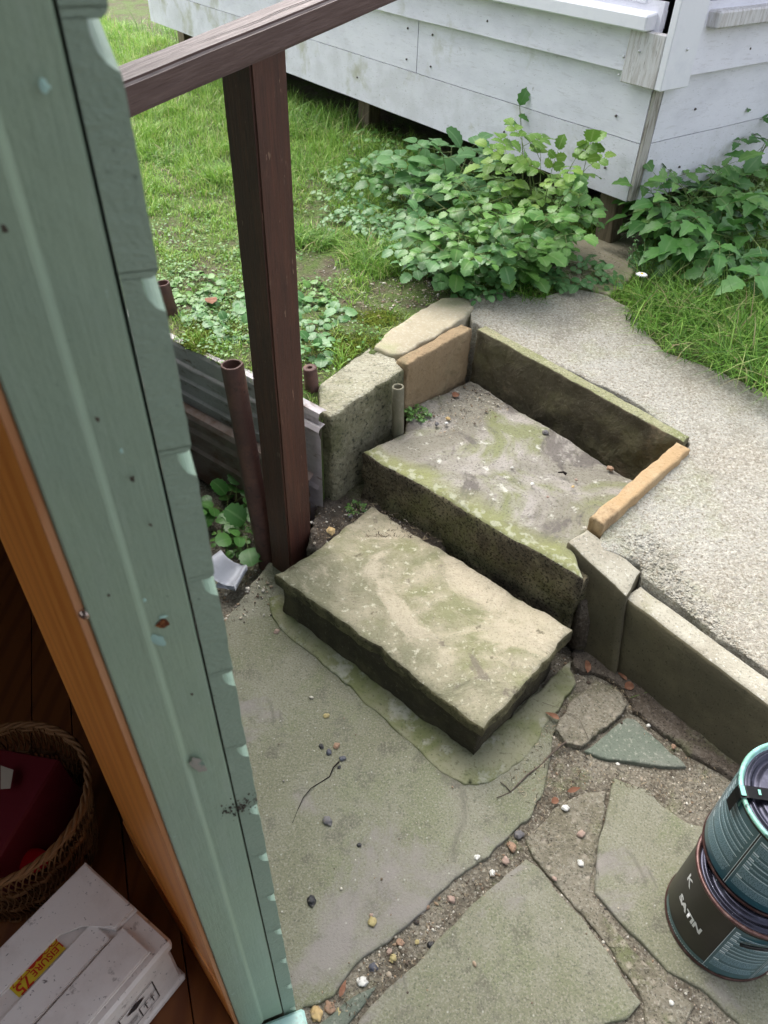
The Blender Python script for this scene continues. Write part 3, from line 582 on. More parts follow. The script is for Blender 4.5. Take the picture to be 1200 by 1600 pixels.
# rail-local coordinates so that the grain runs along x
Mr = Matrix((rd, -rs, rup)).to_4x4()
bm.transform(Matrix.Translation(-r0)); bm.transform(Mr)
for f in bm.faces: f.material_index = 0
bm.normal_update()
for f in bm.faces: f.material_index = 0 if f.normal.z > .5 else 1
bm.to_mesh(me); bm.free(); me.materials.append(K['rail']); me.materials.append(K['rail_side'])
beam = bpy.data.objects.new('beam', me); COL.objects.link(beam); beam.parent = hr
beam.rotation_euler = Mr.inverted().to_euler()
bm = bmesh.new()                      # long drying crack on top
pts = []; 
for i in range(26):
    s = .12+i*.03; y = -rw*.42+ (.010*noise.noise(Vector((s*9, 1, 0)))) + i*.0002
    pts.append((s, y))
for (a, b) in zip(pts[:-1], pts[1:]):
    wA = .0016*math.sin(math.pi*max(.05, (a[0]-.1)/.8)); wB = .0016*math.sin(math.pi*max(.05, (b[0]-.1)/.8))
    vs = [r0+rd*q[0]+rs*(q[1]+sg*ww)+rup*(th+.0013) for q, sg, ww in ((a, 1, wA), (b, 1, wB), (b, -1, wB), (a, -1, wA))]
    vs = [bm.verts.new(v) for v in vs]; bm.faces.new(vs)
obj('crack', bm, K['crack'], hr)

# ================================================================== PIPES AND SHEETS
RZ = Vector((0, 0, 1))
def pipe(label, top, foot, R, m, wall=.0035, wob=.05):
    bm = bmesh.new(); hollow_pipe(bm, foot, top, R, wall, wob=wob); return single('steel_pipe', bm, m, label, 'pipe', 'pipe stakes by the steps', smooth=True)
f1 = P(418, 872, 0); d1 = zat(363, 570, f1.x-.028, f1.y+.025)
pipe('tall rusty brown open pipe leaning against the wooden post', Vector((0, 0, 0))+P(362, 569, d1), f1+Vector((0, 0, -.05)), .0265, K['rust'], .005, .10)
f2 = P(268, 500, .42); t2z = zat(253, 442, f2.x, f2.y)
pipe('rusty open pipe at the left, half hidden by the green door frame', P(253, 442, t2z), f2+Vector((.01, 0, -.1)), .022, K['rust'])
f3 = P(503, 745, .10); t3 = P(484, 574, zat(484, 574, f3.x, f3.y))
pipe('reddish pipe stake between the post and the concrete block', t3, Vector((f3.x+.004, f3.y, .02)), .019, K['rust'], .012)
f4 = P(622, 676, .278); t4z = zat(622, 604, f4.x, f4.y)
pipe('short grey-green tube standing on the upper step', P(622, 604, t4z), f4+Vector((0, 0, -.01)), .0165, K['tube'], .0045, .03)

def panel(prof, a, b, mat_, label, name='corrugated_sheet', seed=0.0, grp='metal sheets holding back the lawn'):
    """prof: (outward, z) section; run from a to b"""
    bm = bmesh.new(); d = (b-a); L = d.length; d.normalize(); n = Vector((d.y, -d.x, 0))
    if n.y > 0: n = -n
    k = 40; rows = []
    for i in range(k+1):
        s = L*i/k; rows.append([bm.verts.new(Vector((a.x, a.y, 0))+d*s+n*(o+.003*noise.noise(Vector((s*4, z*6, seed))))+RZ*(z+.004*noise.noise(Vector((s*3, seed, 0))))) for o, z in prof])
    for i in range(k):
        for j in range(len(prof)-1): bm.faces.new((rows[i][j], rows[i+1][j], rows[i+1][j+1], rows[i][j+1]))
    bmesh.ops.solidify(bm, geom=bm.faces[:], thickness=.0022)
    return single(name, bm, mat_, label, 'metal sheet', grp, smooth=False)
far = sheetR+_sd2*1.25; near = sheetR + _sd2*.0
topz = .432
prof1 = [(-.03, topz-.004), (-.012, topz+.002), (0, topz), (.004, topz-.014), (.004, .375), (.009, .368), (.010, .362), (.004, .355), (.004, .325), (.010, .318), (.010, .312), (.004, .305), (.004, .272), (.010, .265), (.010, .259), (.004, .252), (.004, .215), (.018, .190)]
panel(prof1, near, far, K['sheet'], 'upper grey ridged metal sheet holding back the lawn behind the pipes', seed=1)
prof2 = [(.010, .235), (.030, .222), (.034, .205), (.028, .17), (.034, .155), (.030, .145), (.030, .10), (.037, .09), (.031, .08), (.031, -.03)]
panel(prof2, near+_sd2*.02, far, K['sheet_rust'], 'lower rust-brown metal sheet standing in the earth behind the pipes', seed=4)
# bent flashing right of the post
bm = bmesh.new(); q = [P(474, 654, .40), P(503, 668, .395), P(494, 664, .30), P(505, 700, .22), P(500, 740, .12)]
fa, fb = P(470, 650, .40), P(503, 667, .40); fd = (fb-fa).normalized(); fn = Vector((fd.y, -fd.x, 0)); fn = fn if fn.y < 0 else -fn
pr = [(-.012, .402), (.006, .398), (.014, .388), (.012, .383), (.006, .36), (.006, .05)]
rows = [[bm.verts.new(Vector((fa.x, fa.y, 0))+fd*s+fn*o+RZ*z) for o, z in pr] for s in (0, (fb-fa).length*.5, (fb-fa).length)]
for i in range(2):
    for j in range(len(pr)-1): bm.faces.new((rows[i][j], rows[i+1][j], rows[i+1][j+1], rows[i][j+1]))
bmesh.ops.solidify(bm, geom=bm.faces[:], thickness=.002)
single('metal_flashing', bm, K['sheet'], 'short bent strip of bright metal flashing just right of the wooden post', 'metal flashing')

# white curled plastic piece
bm = bmesh.new(); c0 = P(352, 912, 0); ax_ = Vector((.35, .93, 0)).normalized(); ac = Vector((.93, -.35, 0))
pr = []
for i in range(22):
    t = i/21; pr.append((-.060+.105*t, .030+.022*math.sin(t*5.6+.5)+.016*(1-t)))
pr += [(.050, .022), (.050, .010), (.043, .002), (.030, -.002), (.010, .000), (-.015, .004)]
k = 8; rows = []
for i in range(k+1):
    s = -.028+.085*i/k; rows.append([bm.verts.new(c0+ac*(o*(1-.25*i/k))+ax_*(s+.010*math.sin(o*60))+RZ*(z*(1-.15*i/k)+.008)) for o, z in pr])
for i in range(k):
    for j in range(len(pr)-1): bm.faces.new((rows[i][j], rows[i+1][j], rows[i+1][j+1], rows[i][j+1]))
bmesh.ops.solidify(bm, geom=bm.faces[:], thickness=.0028)
single('plastic_offcut', bm, mat('white_plastic', (.66, .68, .74), [('noise', 30, 5, .5, .7, (.50, .52, .56), None, .7)], .35, spec=.5), 'curled white plastic offcut lying in the earth beside the green door frame', 'plastic offcut', smooth=True)

# ================================================================== WHITE BUILDING
CX, CY, ZB = .793, 2.601, .64
C0 = Vector((CX, CY, 0)); WL = Vector((-.61, .79, 0)).normalized(); WR = Vector((.79, .61, 0)).normalized()
LF = (C0, WL, WR)      # x runs along the left wall, y along the right wall (inside = +x,+y)
bld = thing('summerhouse', (CX, CY, ZB), 'white painted timber summerhouse raised on stumps behind the plants', 'building')
LEN, LEN2, HT = 3.95, 3.6, 2.5
def wall_board(x0, x1, z0, z1, out, m, face, name, th=.018, warp=.002, lap=0.0):
    """one run of boarding; face L or R; out = how far it stands proud; lap = extra at its foot"""
    bm = bmesh.new(); n = max(2, int((x1-x0)/.06)); rows = []
    for i in range(n+1):
        x = x0+(x1-x0)*i/n; rows.append([])
        for (o, z) in ((out+lap, z0), (out, z1), (out-th, z1), (out-th, z0)):
            o2 = o + warp*noise.noise(Vector((x*2.5, z*5, out*50)))
            p = (C0+WL*x-WR*o2) if face == 'L' else (C0+WR*x-WL*o2)
            rows[-1].append(bm.verts.new(p+RZ*(z+warp*noise.noise(Vector((x*3, z*9, 3)))*.8)))
    for i in range(n):
        for j in range(4): bm.faces.new((rows[i][j], rows[i+1][j], rows[i+1][(j+1) % 4], rows[i][(j+1) % 4]))
    bm.faces.new(rows[0]); bm.faces.new(rows[-1][::-1])
    return obj(name, bm, m, bld)
g = .0025
# left wall, bottom to top
wall_board(.006, LEN, ZB, .822-g, .010, K['skirt_dirty'], 'L', 'skirting_board')
wall_board(.006, 1.17, .822, 1.04, .010, K['white'], 'L', 'skirting_board')
wall_board(1.175, LEN, .822, 1.04, .010, K['white'], 'L', 'skirting_board')
wall_board(.02, LEN, 1.013, 1.20, .026, K['white'], 'L', 'weatherboard', lap=.010)
wall_board(.030, LEN2, ZB+.0, .822-g, .010, K['skirt_dirty'], 'R', 'skirting_board')
wall_board(.030, LEN2, .822, 1.04, .010, K['white'], 'R', 'skirting_board')
wall_board(.02, LEN2, 1.013, 1.20, .026, K['white'], 'R', 'weatherboard', lap=.010)
for k in range(7):
    z = 1.2+k*.185
    if z > 1.9: 
        wall_board(.02, LEN, z, z+.19, .022, K['white'], 'L', 'weatherboard', lap=.012)
    wall_board(.02 if z < 1.3 or z > 1.9 else .02, LEN2, z+.03, z+.19, .020, K['white'], 'R', 'weatherboard', lap=.010)
# window on the left wall above the sill
bm = bmesh.new(); bx(bm, .085, .14, -.03, .02, 1.19, 1.95, .003, LF); bx(bm, 3.7, 3.76, -.03, .02, 1.19, 1.95, .003, LF); bx(bm, .141, 3.699, -.03, .02, 1.19, 1.24, .003, LF); bx(bm, .141, 3.699, -.03, .02, 1.90, 1.95, .003, LF)
for xx in (1.0, 1.9, 2.8): bx(bm, xx-.02, xx+.02, -.028, .018, 1.241, 1.899, .003, LF)
wn = obj('window', bm, K['white_clean'], bld)
bm = bmesh.new(); bx(bm, .145, 3.69, -.002, .002, 1.242, 1.898, 0, LF)
obj('pane', bm, mat('window_glass', (.05, .06, .07), rough=.08, spec=.8), wn)
bm = bmesh.new(); bx(bm, .035, 3.9, -.075, .02, 1.128, 1.168, .004, LF)
for v in bm.verts:
    if v.co.z > 1.15: v.co.z += .012 if (v.co-C0).dot(WR) > -.02 else 0
obj('sill', bm, K['white_clean'], bld)
bm = bmesh.new(); bx(bm, -.07, -.018, .13, 3.0, 1.135, 1.180, .005, LF)
sr = obj('sill', bm, K['white_worn'], bld)
# corner boards (two faces) starting above the skirting
bm = bmesh.new(); bx(bm, .014-.04+.0, .105, -.050, -.024, .985, 1.127, .003, LF); obj('corner_board', bm, K['white_worn'], bld)
bm = bmesh.new(); bx(bm, -.052, -.027, -.050, .085, .985, 2.9, .003, LF); obj('corner_board', bm, K['white_clean'], bld)
# screws
bm = bmesh.new(); bx(bm, -.009, .004, -.0095, .027, ZB+.004, .983, .0015, LF); obj('corner_strip', bm, mat('mouldy_end_grain', (.42, .40, .37), [('noise', 30, 7, .48, .62, (.16, .14, .11), (3, 3, .3), .8), ('noise', 8, 5, .55, .66, (.45, .44, .42), None, .8)], .9, [('noise', 60, 7, .6, .004, (3, 3, .3))]), bld)
nail_m = mat('nail_rust', (.10, .085, .08), rough=.7)
for (face, x, z, o) in [('L', .12, .88, .012), ('L', .12, .72, .012), ('L', 1.08, .97, .012), ('L', 1.08, .86, .012), ('L', 1.24, .97, .012), ('L', 1.24, .86, .012), ('L', .62, .72, .012), ('L', 1.6, .73, .012), ('L', 2.1, .90, .012), ('L', .75, 1.06, .033), ('L', 1.5, 1.06, .033), ('R', .22, .90, .012), ('R', .22, .72, .012), ('R', .40, 1.06, .033)]:
    p = (C0+WL*x-WR*o) if face == 'L' else (C0+WR*x-WL*o); bm = bmesh.new(); bmesh.ops.create_icosphere(bm, subdivisions=2, radius=.0042, matrix=Matrix.Translation(p+RZ*z)); obj('nail_head', bm, nail_m, bld, smooth=True)
screw_m = mat('screw_zinc', (.6, .6, .62), rough=.35, metal=.8)
for (face, x, z, o) in (('L', .055, 1.075, .051), ('L', .115, 1.05, .041), ('L', .12, 1.00, .040), ('R', .03, 1.09, .053)):
    p = (C0+WL*x-WR*o) if face == 'L' else (C0+WR*x-WL*o); bm = bmesh.new(); bmesh.ops.create_icosphere(bm, subdivisions=2, radius=.0045, matrix=Matrix.Translation(p+RZ*z))
    obj('screw_head', bm, screw_m, bld, smooth=True)
# floor, roof and inside
bm = bmesh.new(); bx(bm, .015, LEN-.01, .015, LEN2-.01, .70, .74, 0, LF); obj('floor', bm, K['dark'], bld)
bm = bmesh.new(); bx(bm, LEN-.02, LEN+.02, -.01, LEN2, ZB, 2.6, 0, LF); bx(bm, .03, LEN-.03, LEN2-.0, LEN2+.03, ZB, 2.6, 0, LF); obj('rear_wall', bm, K['white'], bld)
bm = bmesh.new(); bx(bm, -.12, LEN+.2, -.12, LEN2+.2, 2.62, 2.70, 0, LF); obj('roof', bm, K['dark'], bld)
# stumps under it: they carry the building
def stump(px, py, z, label, wdt=.045, tilt=0):
    p = P(px, py, z); d = thing('timber_stump', (p.x, p.y, z-.08), label, 'stump', 'timber stumps under the summerhouse')
    bm = bmesh.new(); box(bm, (p.x, p.y, (z-.08+ZB-.001)/2), WL, WR, RZ, wdt, wdt*.8, (ZB-.001-z+.08)/2, .003)
    if tilt:
        for v in bm.verts: v.co += (WL*tilt)*(v.co.z-z)
    o = obj('timber_stump', bm, K['stump']); bpy.data.objects.remove(d)
    o.name = 'timber_stump'; c = Vector((p.x, p.y, z-.08)); o.data.transform(Matrix.Translation(-c)); o.location = c
    return tag(o, label, 'stump', 'timber stumps under the summerhouse')
stump(949, 372, .47, 'weathered square stump under the near corner of the white summerhouse', .036, .10)
stump(577, 190, .50, 'square stump seen under the middle of the white summerhouse wall', .045)
stump(402, 108, .50, 'stump under the white wall just left of the wooden post', .05)
stump(292, 64, .50, 'farthest stump under the left end of the white wall', .05)
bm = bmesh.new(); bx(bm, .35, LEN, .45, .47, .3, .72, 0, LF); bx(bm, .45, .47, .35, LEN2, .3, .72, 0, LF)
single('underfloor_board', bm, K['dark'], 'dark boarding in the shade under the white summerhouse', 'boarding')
FP = [P(*p, .468) for p in ((833, 383), (870, 372), (927, 366), (1010, 360), (1000, 410), (983, 436), (952, 459), (912, 445), (868, 426))]
single('paving_slab', slab(FP, .40, .012, .006, .002, .002, .005, 31, down=2), K['path'], 'broken buff slab under the near stump of the white summerhouse', 'paving slab', smooth=True)

# ================================================================== GREEN SHED
SO = Vector((-.117, .375, 0)); SU = Vector((math.cos(math.radians(21.0)), math.sin(math.radians(21.0)), 0)); SD = Vector((-SU.y, SU.x, 0))
SF = (SO, SU, SD)
def S(u, d, z): return SO + SU*(u-.0045*z) + SD*d + RZ*z
shed = thing('garden_shed', (SO.x, SO.y, 0), 'sage green timber shed, its door frame close at the left with an orange varnished inside', 'shed')
# shiplap section (u = 0 outermost)
H0, HP = .0665, .1149
prof = [(-.0205, .012), (-.001, .012)]
k = 0; z = H0
while z < 2.1:
    prof += [(-.0003, z-.012+.0), (-.0006, z-.004), (-.003, z-.0005), (-.0062, z+.0002), (-.0092, z+.0008)]   # rounded lip of the board above... built bottom-up
    z += HP
# rebuilt properly bottom-up: face, then scoop towards the lip of the next board
prof = []
z = .015; n = 0
lips = [H0+HP*i for i in range(0, 19)]
prev = .015
for lz in lips:
    if lz-.026 > prev+.005:
        prof += [(0, prev+.003), (0, lz-.022), (-.0006, lz-.0205)]
    for t in (.15, .35, .6, .85, 1.0):
        prof.append((-.0098*math.sin(t*math.pi/2), lz-.020+.0175*(1-math.cos(t*math.pi/2))))
    prof += [(-.0098, lz), (-.004, lz-.0008), (-.0012, lz+.0012), (0, lz+.004)]
    prev = lz
_p2 = []
for (u0, z0), (u1, z1) in zip(prof[:-1], prof[1:]):      # finer and uneven, like sawn ends under thick paint
    k_ = max(1, int(abs(z1-z0)/.006))
    for q_ in range(k_): _p2.append((u0+(u1-u0)*q_/k_, z0+(z1-z0)*q_/k_))
_p2.append(prof[-1])
prof = [(u+.0006*noise.noise(Vector((z*120, 2, 1)))+.0007*noise.noise(Vector((z*38, 7, 1)))-.0016*max(0, noise.noise(Vector((z*17, 4, 2)))), z+.0012*noise.noise(Vector((z*9, 3, 5)))) for u, z in _p2]
bm = bmesh.new(); back = -.0205
def extr(bm, d0, d1, nseg, dfn=None):
    rows = []
    for i in range(nseg+1):
        d = d0+(d1-d0)*(i/nseg); rows.append(([bm.verts.new(S(u, d, z)) for u, z in prof], [bm.verts.new(S(back, d, z)) for u, z in prof]))
    for i in range(nseg):
        for j in range(len(prof)-1):
            bm.faces.new((rows[i][0][j], rows[i+1][0][j], rows[i+1][0][j+1], rows[i][0][j+1]))
            bm.faces.new((rows[i][1][j+1], rows[i+1][1][j+1], rows[i+1][1][j], rows[i][1][j]))
    for r in (rows[0], rows[-1]):
        for j in range(len(prof)-1):
            f = bm.faces.new((r[0][j], r[0][j+1], r[1][j+1], r[1][j])); f.material_index = 1
extr(bm, 0, 1.7, 3); cl = obj('cladding', bm, [K['green_out'], K['green_end']], shed)
bm = bmesh.new(); extr(bm, -1.75, -1.35, 2); obj('cladding', bm, [K['green_out'], K['green_end']], shed)
for m_ in ():
    pass
# jamb board (green) beside the cladding, with a shallow bevelled ridge
bm = bmesh.new()
jp = [(-.0222, .012), (-.0222, .0018), (-.0236, -.0004), (-.0535, -.0008), (-.0546, -.0012), (-.0572, -.0034), (-.0590, -.0040), (-.090, -.0042), (-.0918, -.0020), (-.0923, .012)]
rows = []
for i in range(61):
    z = .060+2.02*i/60; rows.append([bm.verts.new(S(u+.0003*noise.noise(Vector((z*8, u*40, 3))), d+.0006*noise.noise(Vector((z*6, u*60, 0))), z)) for u, d in jp])
for i in range(60):
    for j in range(len(jp)-1): bm.faces.new((rows[i][j], rows[i+1][j], rows[i+1][j+1], rows[i][j+1]))
obj('door_jamb', bm, K['green'], shed, smooth=False)
# orange frame and leaf opened inwards
bm = bmesh.new(); bx(bm, -.0990, -.0928, .0005, .012, .062, 2.08, .001, SF)
for v in bm.verts: v.co -= SU*.0045*v.co.z
obj('frame_strip', bm, mat('orange_strip', (.62, .32, .17), [('noise', 12, 5, .45, .65, (.46, .17, .05), (4, 4, .3), .7)], .45), shed)
a0, a1 = S(-.0992, .010, 0), P(216, 1336, .06); a1.z = 0; ad = (a1-a0).normalized(); an = Vector((-ad.y, ad.x, 0))
if an.x < 0: an = -an
AF = (a0, ad, an)
bm = bmesh.new(); bx(bm, .0, (a1-a0).length, .0, .028, .205, 2.08, .002, AF); bx(bm, -.0, (a1-a0).length*.995, -.002, .0265, .065, .2035, .002, AF)
obj('lining_board', bm, K['orange'], shed)
bm = bmesh.new(); bx(bm, (a1-a0).length+.004, (a1-a0).length+.09, .012, .05, .065, 2.08, .002, AF); obj('inner_stud', bm, K['dark_wood'], shed)
# catch stud on the lining
bm = bmesh.new(); ps = P(134, 958, 0); pd = ray(134, 958)
t_ = (a0-Vector((0, 0, 0))).dot(an)/Vector((pd.x, pd.y, 0)).dot(an); hit = Vector((0, 0, CAMH))+pd*t_
_r = ray(134, 958); _t = ((SO+SD*.0)-Vector((0, 0, CAMH))).dot(SD)/_r.dot(SD); hit = Vector((0, 0, CAMH))+_r*_t
bmesh.ops.create_icosphere(bm, subdivisions=3, radius=.0046, matrix=Matrix.Translation(hit)); obj('catch_stud', bm, mat('catch_metal', (.42, .33, .28), rough=.22, metal=.8), shed, smooth=True)
# small hole, chip and dirt on the jamb
def on_jamb(px, py, d=-.0045):
    r = ray(px, py); o = Vector((0, 0, CAMH)); t = ((SO+SD*d)-o).dot(SD)/r.dot(SD); return o+r*t
def blotch(px, py, r0, m, name, asp=1.0, d=-.0018, seed=0, ang=0):
    c = on_jamb(px, py, d); bm = bmesh.new(); vs = []
    for k in range(26):
        th = k*2*math.pi/26; rr = r0*(1+.55*noise.noise(Vector((math.cos(th)*1.4+seed, math.sin(th)*1.4, seed))))
        x, y = math.cos(th)*rr, math.sin(th)*rr*asp; x, y = x*math.cos(ang)-y*math.sin(ang), x*math.sin(ang)+y*math.cos(ang)
        vs.append(bm.verts.new(c+SU*x+RZ*y))
    ce = bm.verts.new(c+SD*-.0003)
    for k in range(26): bm.faces.new((vs[k], vs[(k+1) % 26], ce))
    return obj(name, bm, m, shed)
blotch(255, 975, .0048, mat('bare_wood_hole', (.10, .03, .012), [('noise', 300, 4, .5, .6, (.30, .12, .04))], .9), 'nail_hole', .9, seed=1)
blotch(255, 964, .0030, K['mint'], 'paint_chip', .5, d=-.0022, seed=2)
blotch(247, 1001, .0042, mat('mint_fill', (.34, .52, .47), rough=.5), 'paint_chip', 1.6, seed=5, ang=.5)
blotch(309, 1195, .0058, mat('bare_pale_patch', (.33, .31, .27), [('noise', 120, 4, .5, .65, (.17, .25, .20))], .7), 'paint_chip', 2.3, d=-.0046, seed=7, ang=.25)
for _i, (_x0, _y0, _r) in enumerate([(190, 705, .0011), (207, 748, .0015), (152, 655, .0012), (226, 938, .0012), (300, 1085, .0012), (235, 820, .0010), (283, 1258, .0013), (330, 1393, .0016), (170, 930, .0010), (70, 133, .0020), (7, 358, .0014)]):
    blotch(_x0, _y0, _r, K['soil'] if _i % 3 else K['mint'], 'speck', 1.5, d=-.0048 if _x0 < 240 else -.0020, seed=_i*3.3)
# cobweb dirt on the jamb near the bottom
bm = bmesh.new()
for k in range(150):
    x = random.gauss(380, 22); y = 1258-.35*(x-380)+random.gauss(0, 7)
    if x < 345 or x > 402: continue
    p = on_jamb(x, y, -.0015 if x < 383 else -.0004); s = random.uniform(.0004, .0012); bmesh.ops.create_icosphere(bm, subdivisions=1, radius=s, matrix=Matrix.Translation(p))
obj('dirt', bm, K['soil'], shed)
# sill, floor, inner walls, roof
bm = bmesh.new(); bx(bm, -.10, .012, -1.35, -.004, .012, .058, .004, SF); obj('door_sill', bm, K['mint'], shed)
bm = bmesh.new()
for i in range(26): bx(bm, -2.2+i*.0815, -2.2+i*.0815+.0795, -1.74, 1.66, .02, .0598+.0003*(i % 3), .001, SF)
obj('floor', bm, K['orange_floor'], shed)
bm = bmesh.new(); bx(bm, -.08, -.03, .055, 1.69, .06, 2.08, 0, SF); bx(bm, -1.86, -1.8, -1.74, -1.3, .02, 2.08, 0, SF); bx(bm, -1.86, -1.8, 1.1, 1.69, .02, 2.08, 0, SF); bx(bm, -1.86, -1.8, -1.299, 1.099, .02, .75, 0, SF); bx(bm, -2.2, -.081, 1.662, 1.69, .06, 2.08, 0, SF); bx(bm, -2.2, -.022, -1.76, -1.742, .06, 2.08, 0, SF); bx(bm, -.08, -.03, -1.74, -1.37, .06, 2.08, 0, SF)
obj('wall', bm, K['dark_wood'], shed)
bm = bmesh.new(); bx(bm, -1.85, -1.81, -1.298, -1.25, .76, 2.07, 0, SF); bx(bm, -1.85, -1.81, 1.05, 1.098, .76, 2.07, 0, SF); bx(bm, -1.85, -1.81, -1.249, 1.049, .752, .80, 0, SF); bx(bm, -1.85, -1.81, -1.249, 1.049, 2.03, 2.075, 0, SF); bx(bm, -1.845, -1.815, -.12, -.08, .801, 2.029, 0, SF); obj('added_window_frame', bm, K['dark_wood'], shed)  # unseen window opening, added to let daylight onto the orange lining and battery
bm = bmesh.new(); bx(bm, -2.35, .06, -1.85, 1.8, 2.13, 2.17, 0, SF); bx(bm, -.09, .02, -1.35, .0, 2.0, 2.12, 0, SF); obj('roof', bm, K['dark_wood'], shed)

# ================================================================== TEXT HELPERS
def text_mesh(s, size, align='CENTER', bold=0.0):
    cu = bpy.data.curves.new('lettering', 'FONT'); cu.body = s; cu.size = size; cu.align_x = align; cu.align_y = 'CENTER'; cu.offset = bold; cu.resolution_u = 3
    o = bpy.data.objects.new('lettering', cu); COL.objects.link(o); bpy.context.view_layer.update()
    me = bpy.data.meshes.new_from_object(o.evaluated_get(bpy.context.evaluated_depsgraph_get())); bpy.data.objects.remove(o); bpy.data.curves.remove(cu)
    return me

# ================================================================== PAINT TINS
teal = mat('teal_label', (.028, .10, .125), [('noise', 30, 4, .5, .7, (.036, .12, .145))], .28, spec=.5, coat=.4)
navy = mat('black_label', (.007, .006, .0055), [('noise', 40, 5, .5, .7, (.012, .010, .009))], .38, spec=.4, coat=.1)
tinrim = mat('copper_brown_rim', (.085, .042, .038), [('noise', 50, 5, .45, .65, (.15, .095, .085))], .35, metal=.5)
print_w = mat('pale_print', (.66, .76, .80), rough=.5)
print_w2 = mat('grey_blue_print', (.30, .44, .50), rough=.5)
mint_drip = mat('mint_paint_smears', (.20, .42, .33), [('noise', 45, 5, .48, .58, (.30, .55, .58), None, .8), ('noise', 60, 5, .60, .64, (.03, .06, .06), None, .9)], .35, spec=.5)
lidm = mat('dark_tin_lid', (.035, .035, .052), [('noise', 30, 5, .55, .66, (.10, .10, .14), None, .6), ('noise', 170, 3, .68, .72, (.4, .42, .5))], .22, metal=.6)
def tin(cx, cy, z0, H, R, label, label_ang, panels, open_=False):
    t = thing('paint_tin', (cx, cy, z0), label, 'paint tin', 'paint tins stacked at the right')
    c = Vector((cx, cy, z0))
    bm = bmesh.new(); lathe(bm, [(.001, .003), (R-.006, .003), (R-.004, 0), (R+.0012, .0), (R+.0022, .002), (R+.0012, .0045), (R, .006)], c, 96); obj('base_rim', bm, tinrim, t, smooth=True)
    bm = bmesh.new(); lathe(bm, [(R, .006), (R, H-.006)], c, 96); body = obj('body', bm, navy, t, smooth=True)
    bm = bmesh.new(); lathe(bm, [(R, H-.006), (R+.0022, H-.0045), (R+.003, H-.002), (R+.0018, H+.001), (R-.001, H+.002), (R-.0035, H+.001), (R-.0045, H-.003), (R-.0065, H-.005)] + ([] if not open_ else []), c, 96)
    obj('top_rim', bm, mint_drip if open_ else tinrim, t, smooth=True)
    bm = bmesh.new(); lathe(bm, [(R-.0065, H-.005), (R-.0105, H-.006), (R-.0115, H-.0005), (R-.0155, H-.0005), (R-.018, H-.009), (R-.026, H-.010), (R-.029, H-.005), (R-.032, H-.004), (.001, H-.0045)], c, 96); obj('lid', bm, lidm, t, smooth=True)
    def wrap(me_or_quads, ang0, zc, off, mtl, nm):
        pass
    def arc(bm, a0, a1, z0_, z1_, off, tilt=0.0, n=None):
        n = n or max(1, int(abs(a1-a0)/math.radians(3)))
        vs = []
        for i in range(n+1):
            a = a0+(a1-a0)*i/n; dz = tilt*(i/n)
            vs.append((bm.verts.new(c+Vector(((R+off)*math.cos(a), (R+off)*math.sin(a), z0_+dz))), bm.verts.new(c+Vector(((R+off)*math.cos(a), (R+off)*math.sin(a), z1_+dz)))))
        for i in range(n): bm.faces.new((vs[i][0], vs[i+1][0], vs[i+1][1], vs[i][1]))
    for (a0, a1) in panels:
        bm = bmesh.new(); arc(bm, a0, a1, .012, H-.012, .0004); lb = obj('label_panel', bm, teal, t, smooth=True)
        bm = bmesh.new(); arc(bm, a0, a0+math.radians(.45), .012, H-.012, .0007); arc(bm, a1-math.radians(.45), a1, .012, H-.012, .0007)
        # headings: brighter, thicker
        zz = H-.026; hs_ = []
        while zz > .05:
            blk = random.choice([1, 1, 2]); arc(bm, a0+math.radians(3), a0+math.radians(random.uniform(7, 11)), zz, zz+.0040, .0007); arc(bm, a0+math.radians(3), a1-math.radians(3), zz-.0040, zz-.0024, .0007); hs_.append(zz); zz -= random.choice([.013, .018, .034])
        obj('heading', bm, print_w, lb)
        bm = bmesh.new(); zz = H-.031
        while zz > .030:
            if all(not (h-.001 < zz+.001 and zz < h+.005) for h in hs_):
                a = a0+math.radians(3); end = a1-math.radians(3)-random.uniform(0, .06)
                while a < end:
                    wl = random.uniform(.02, .07); arc(bm, a, min(a+wl, end), zz, zz+.0013, .0007, n=2); a += wl+.008
            zz -= .0029
        obj('small_print', bm, print_w2, lb)
    return t, c, R, arc
A_ = math.radians
lowH, upH = .200, .195
lc = (.666, .556); uc = (.688, .588)
_q = P(1090, 1520, .012); LA = math.atan2(_q.y-lc[1], _q.x-lc[0])
t1, c1, R1, arc1 = tin(lc[0], lc[1], .006, lowH, .102, 'lower black and teal paint tin lettered SATIN, standing on the slab', 0, [(LA, LA+A_(46)), (LA+A_(47.5), LA+A_(92)), (LA+A_(94), LA+A_(138))])
bm = bmesh.new(); arc1(bm, A_(160), A_(248), .010, .024, .0004); lb = obj('label_band', bm, teal, t1, smooth=True)
bm = bmesh.new(); 
for q in range(24): arc1(bm, A_(176+q*2.6), A_(176+q*2.6+random.uniform(1.2, 2.2)), .0125, .0140, .0008, n=1)
obj('small_print', bm, print_w, lb)
def wrap_text(s, size, c, R, ang, zc, rot, parent, m, bold=.0):
    me = text_mesh(s, size, bold=bold); cr, sr_ = math.cos(rot), math.sin(rot)
    for v in me.vertices:
        x, y = v.co.x*cr-v.co.y*sr_, v.co.x*sr_+v.co.y*cr
        a = ang + x/R; v.co = c + Vector(((R+.0008)*math.cos(a), (R+.0008)*math.sin(a), zc+y))
    return finish('lettering', me, m, parent)
wh = mat('white_print', (.72, .72, .72), rough=.5)
_q = P(1066, 1396, .10); SA = math.atan2(_q.y-lc[1], _q.x-lc[0]) % (2*math.pi)
wrap_text('SATIN', .024, c1, R1, A_(196), .094, 0, t1, wh, .0012)
wrap_text('K', .030, c1, R1, A_(176), .150, 0, t1, wh, .0006)
_q = P(1100, 1400, .215); UA = math.atan2(_q.y-uc[1], _q.x-uc[0])
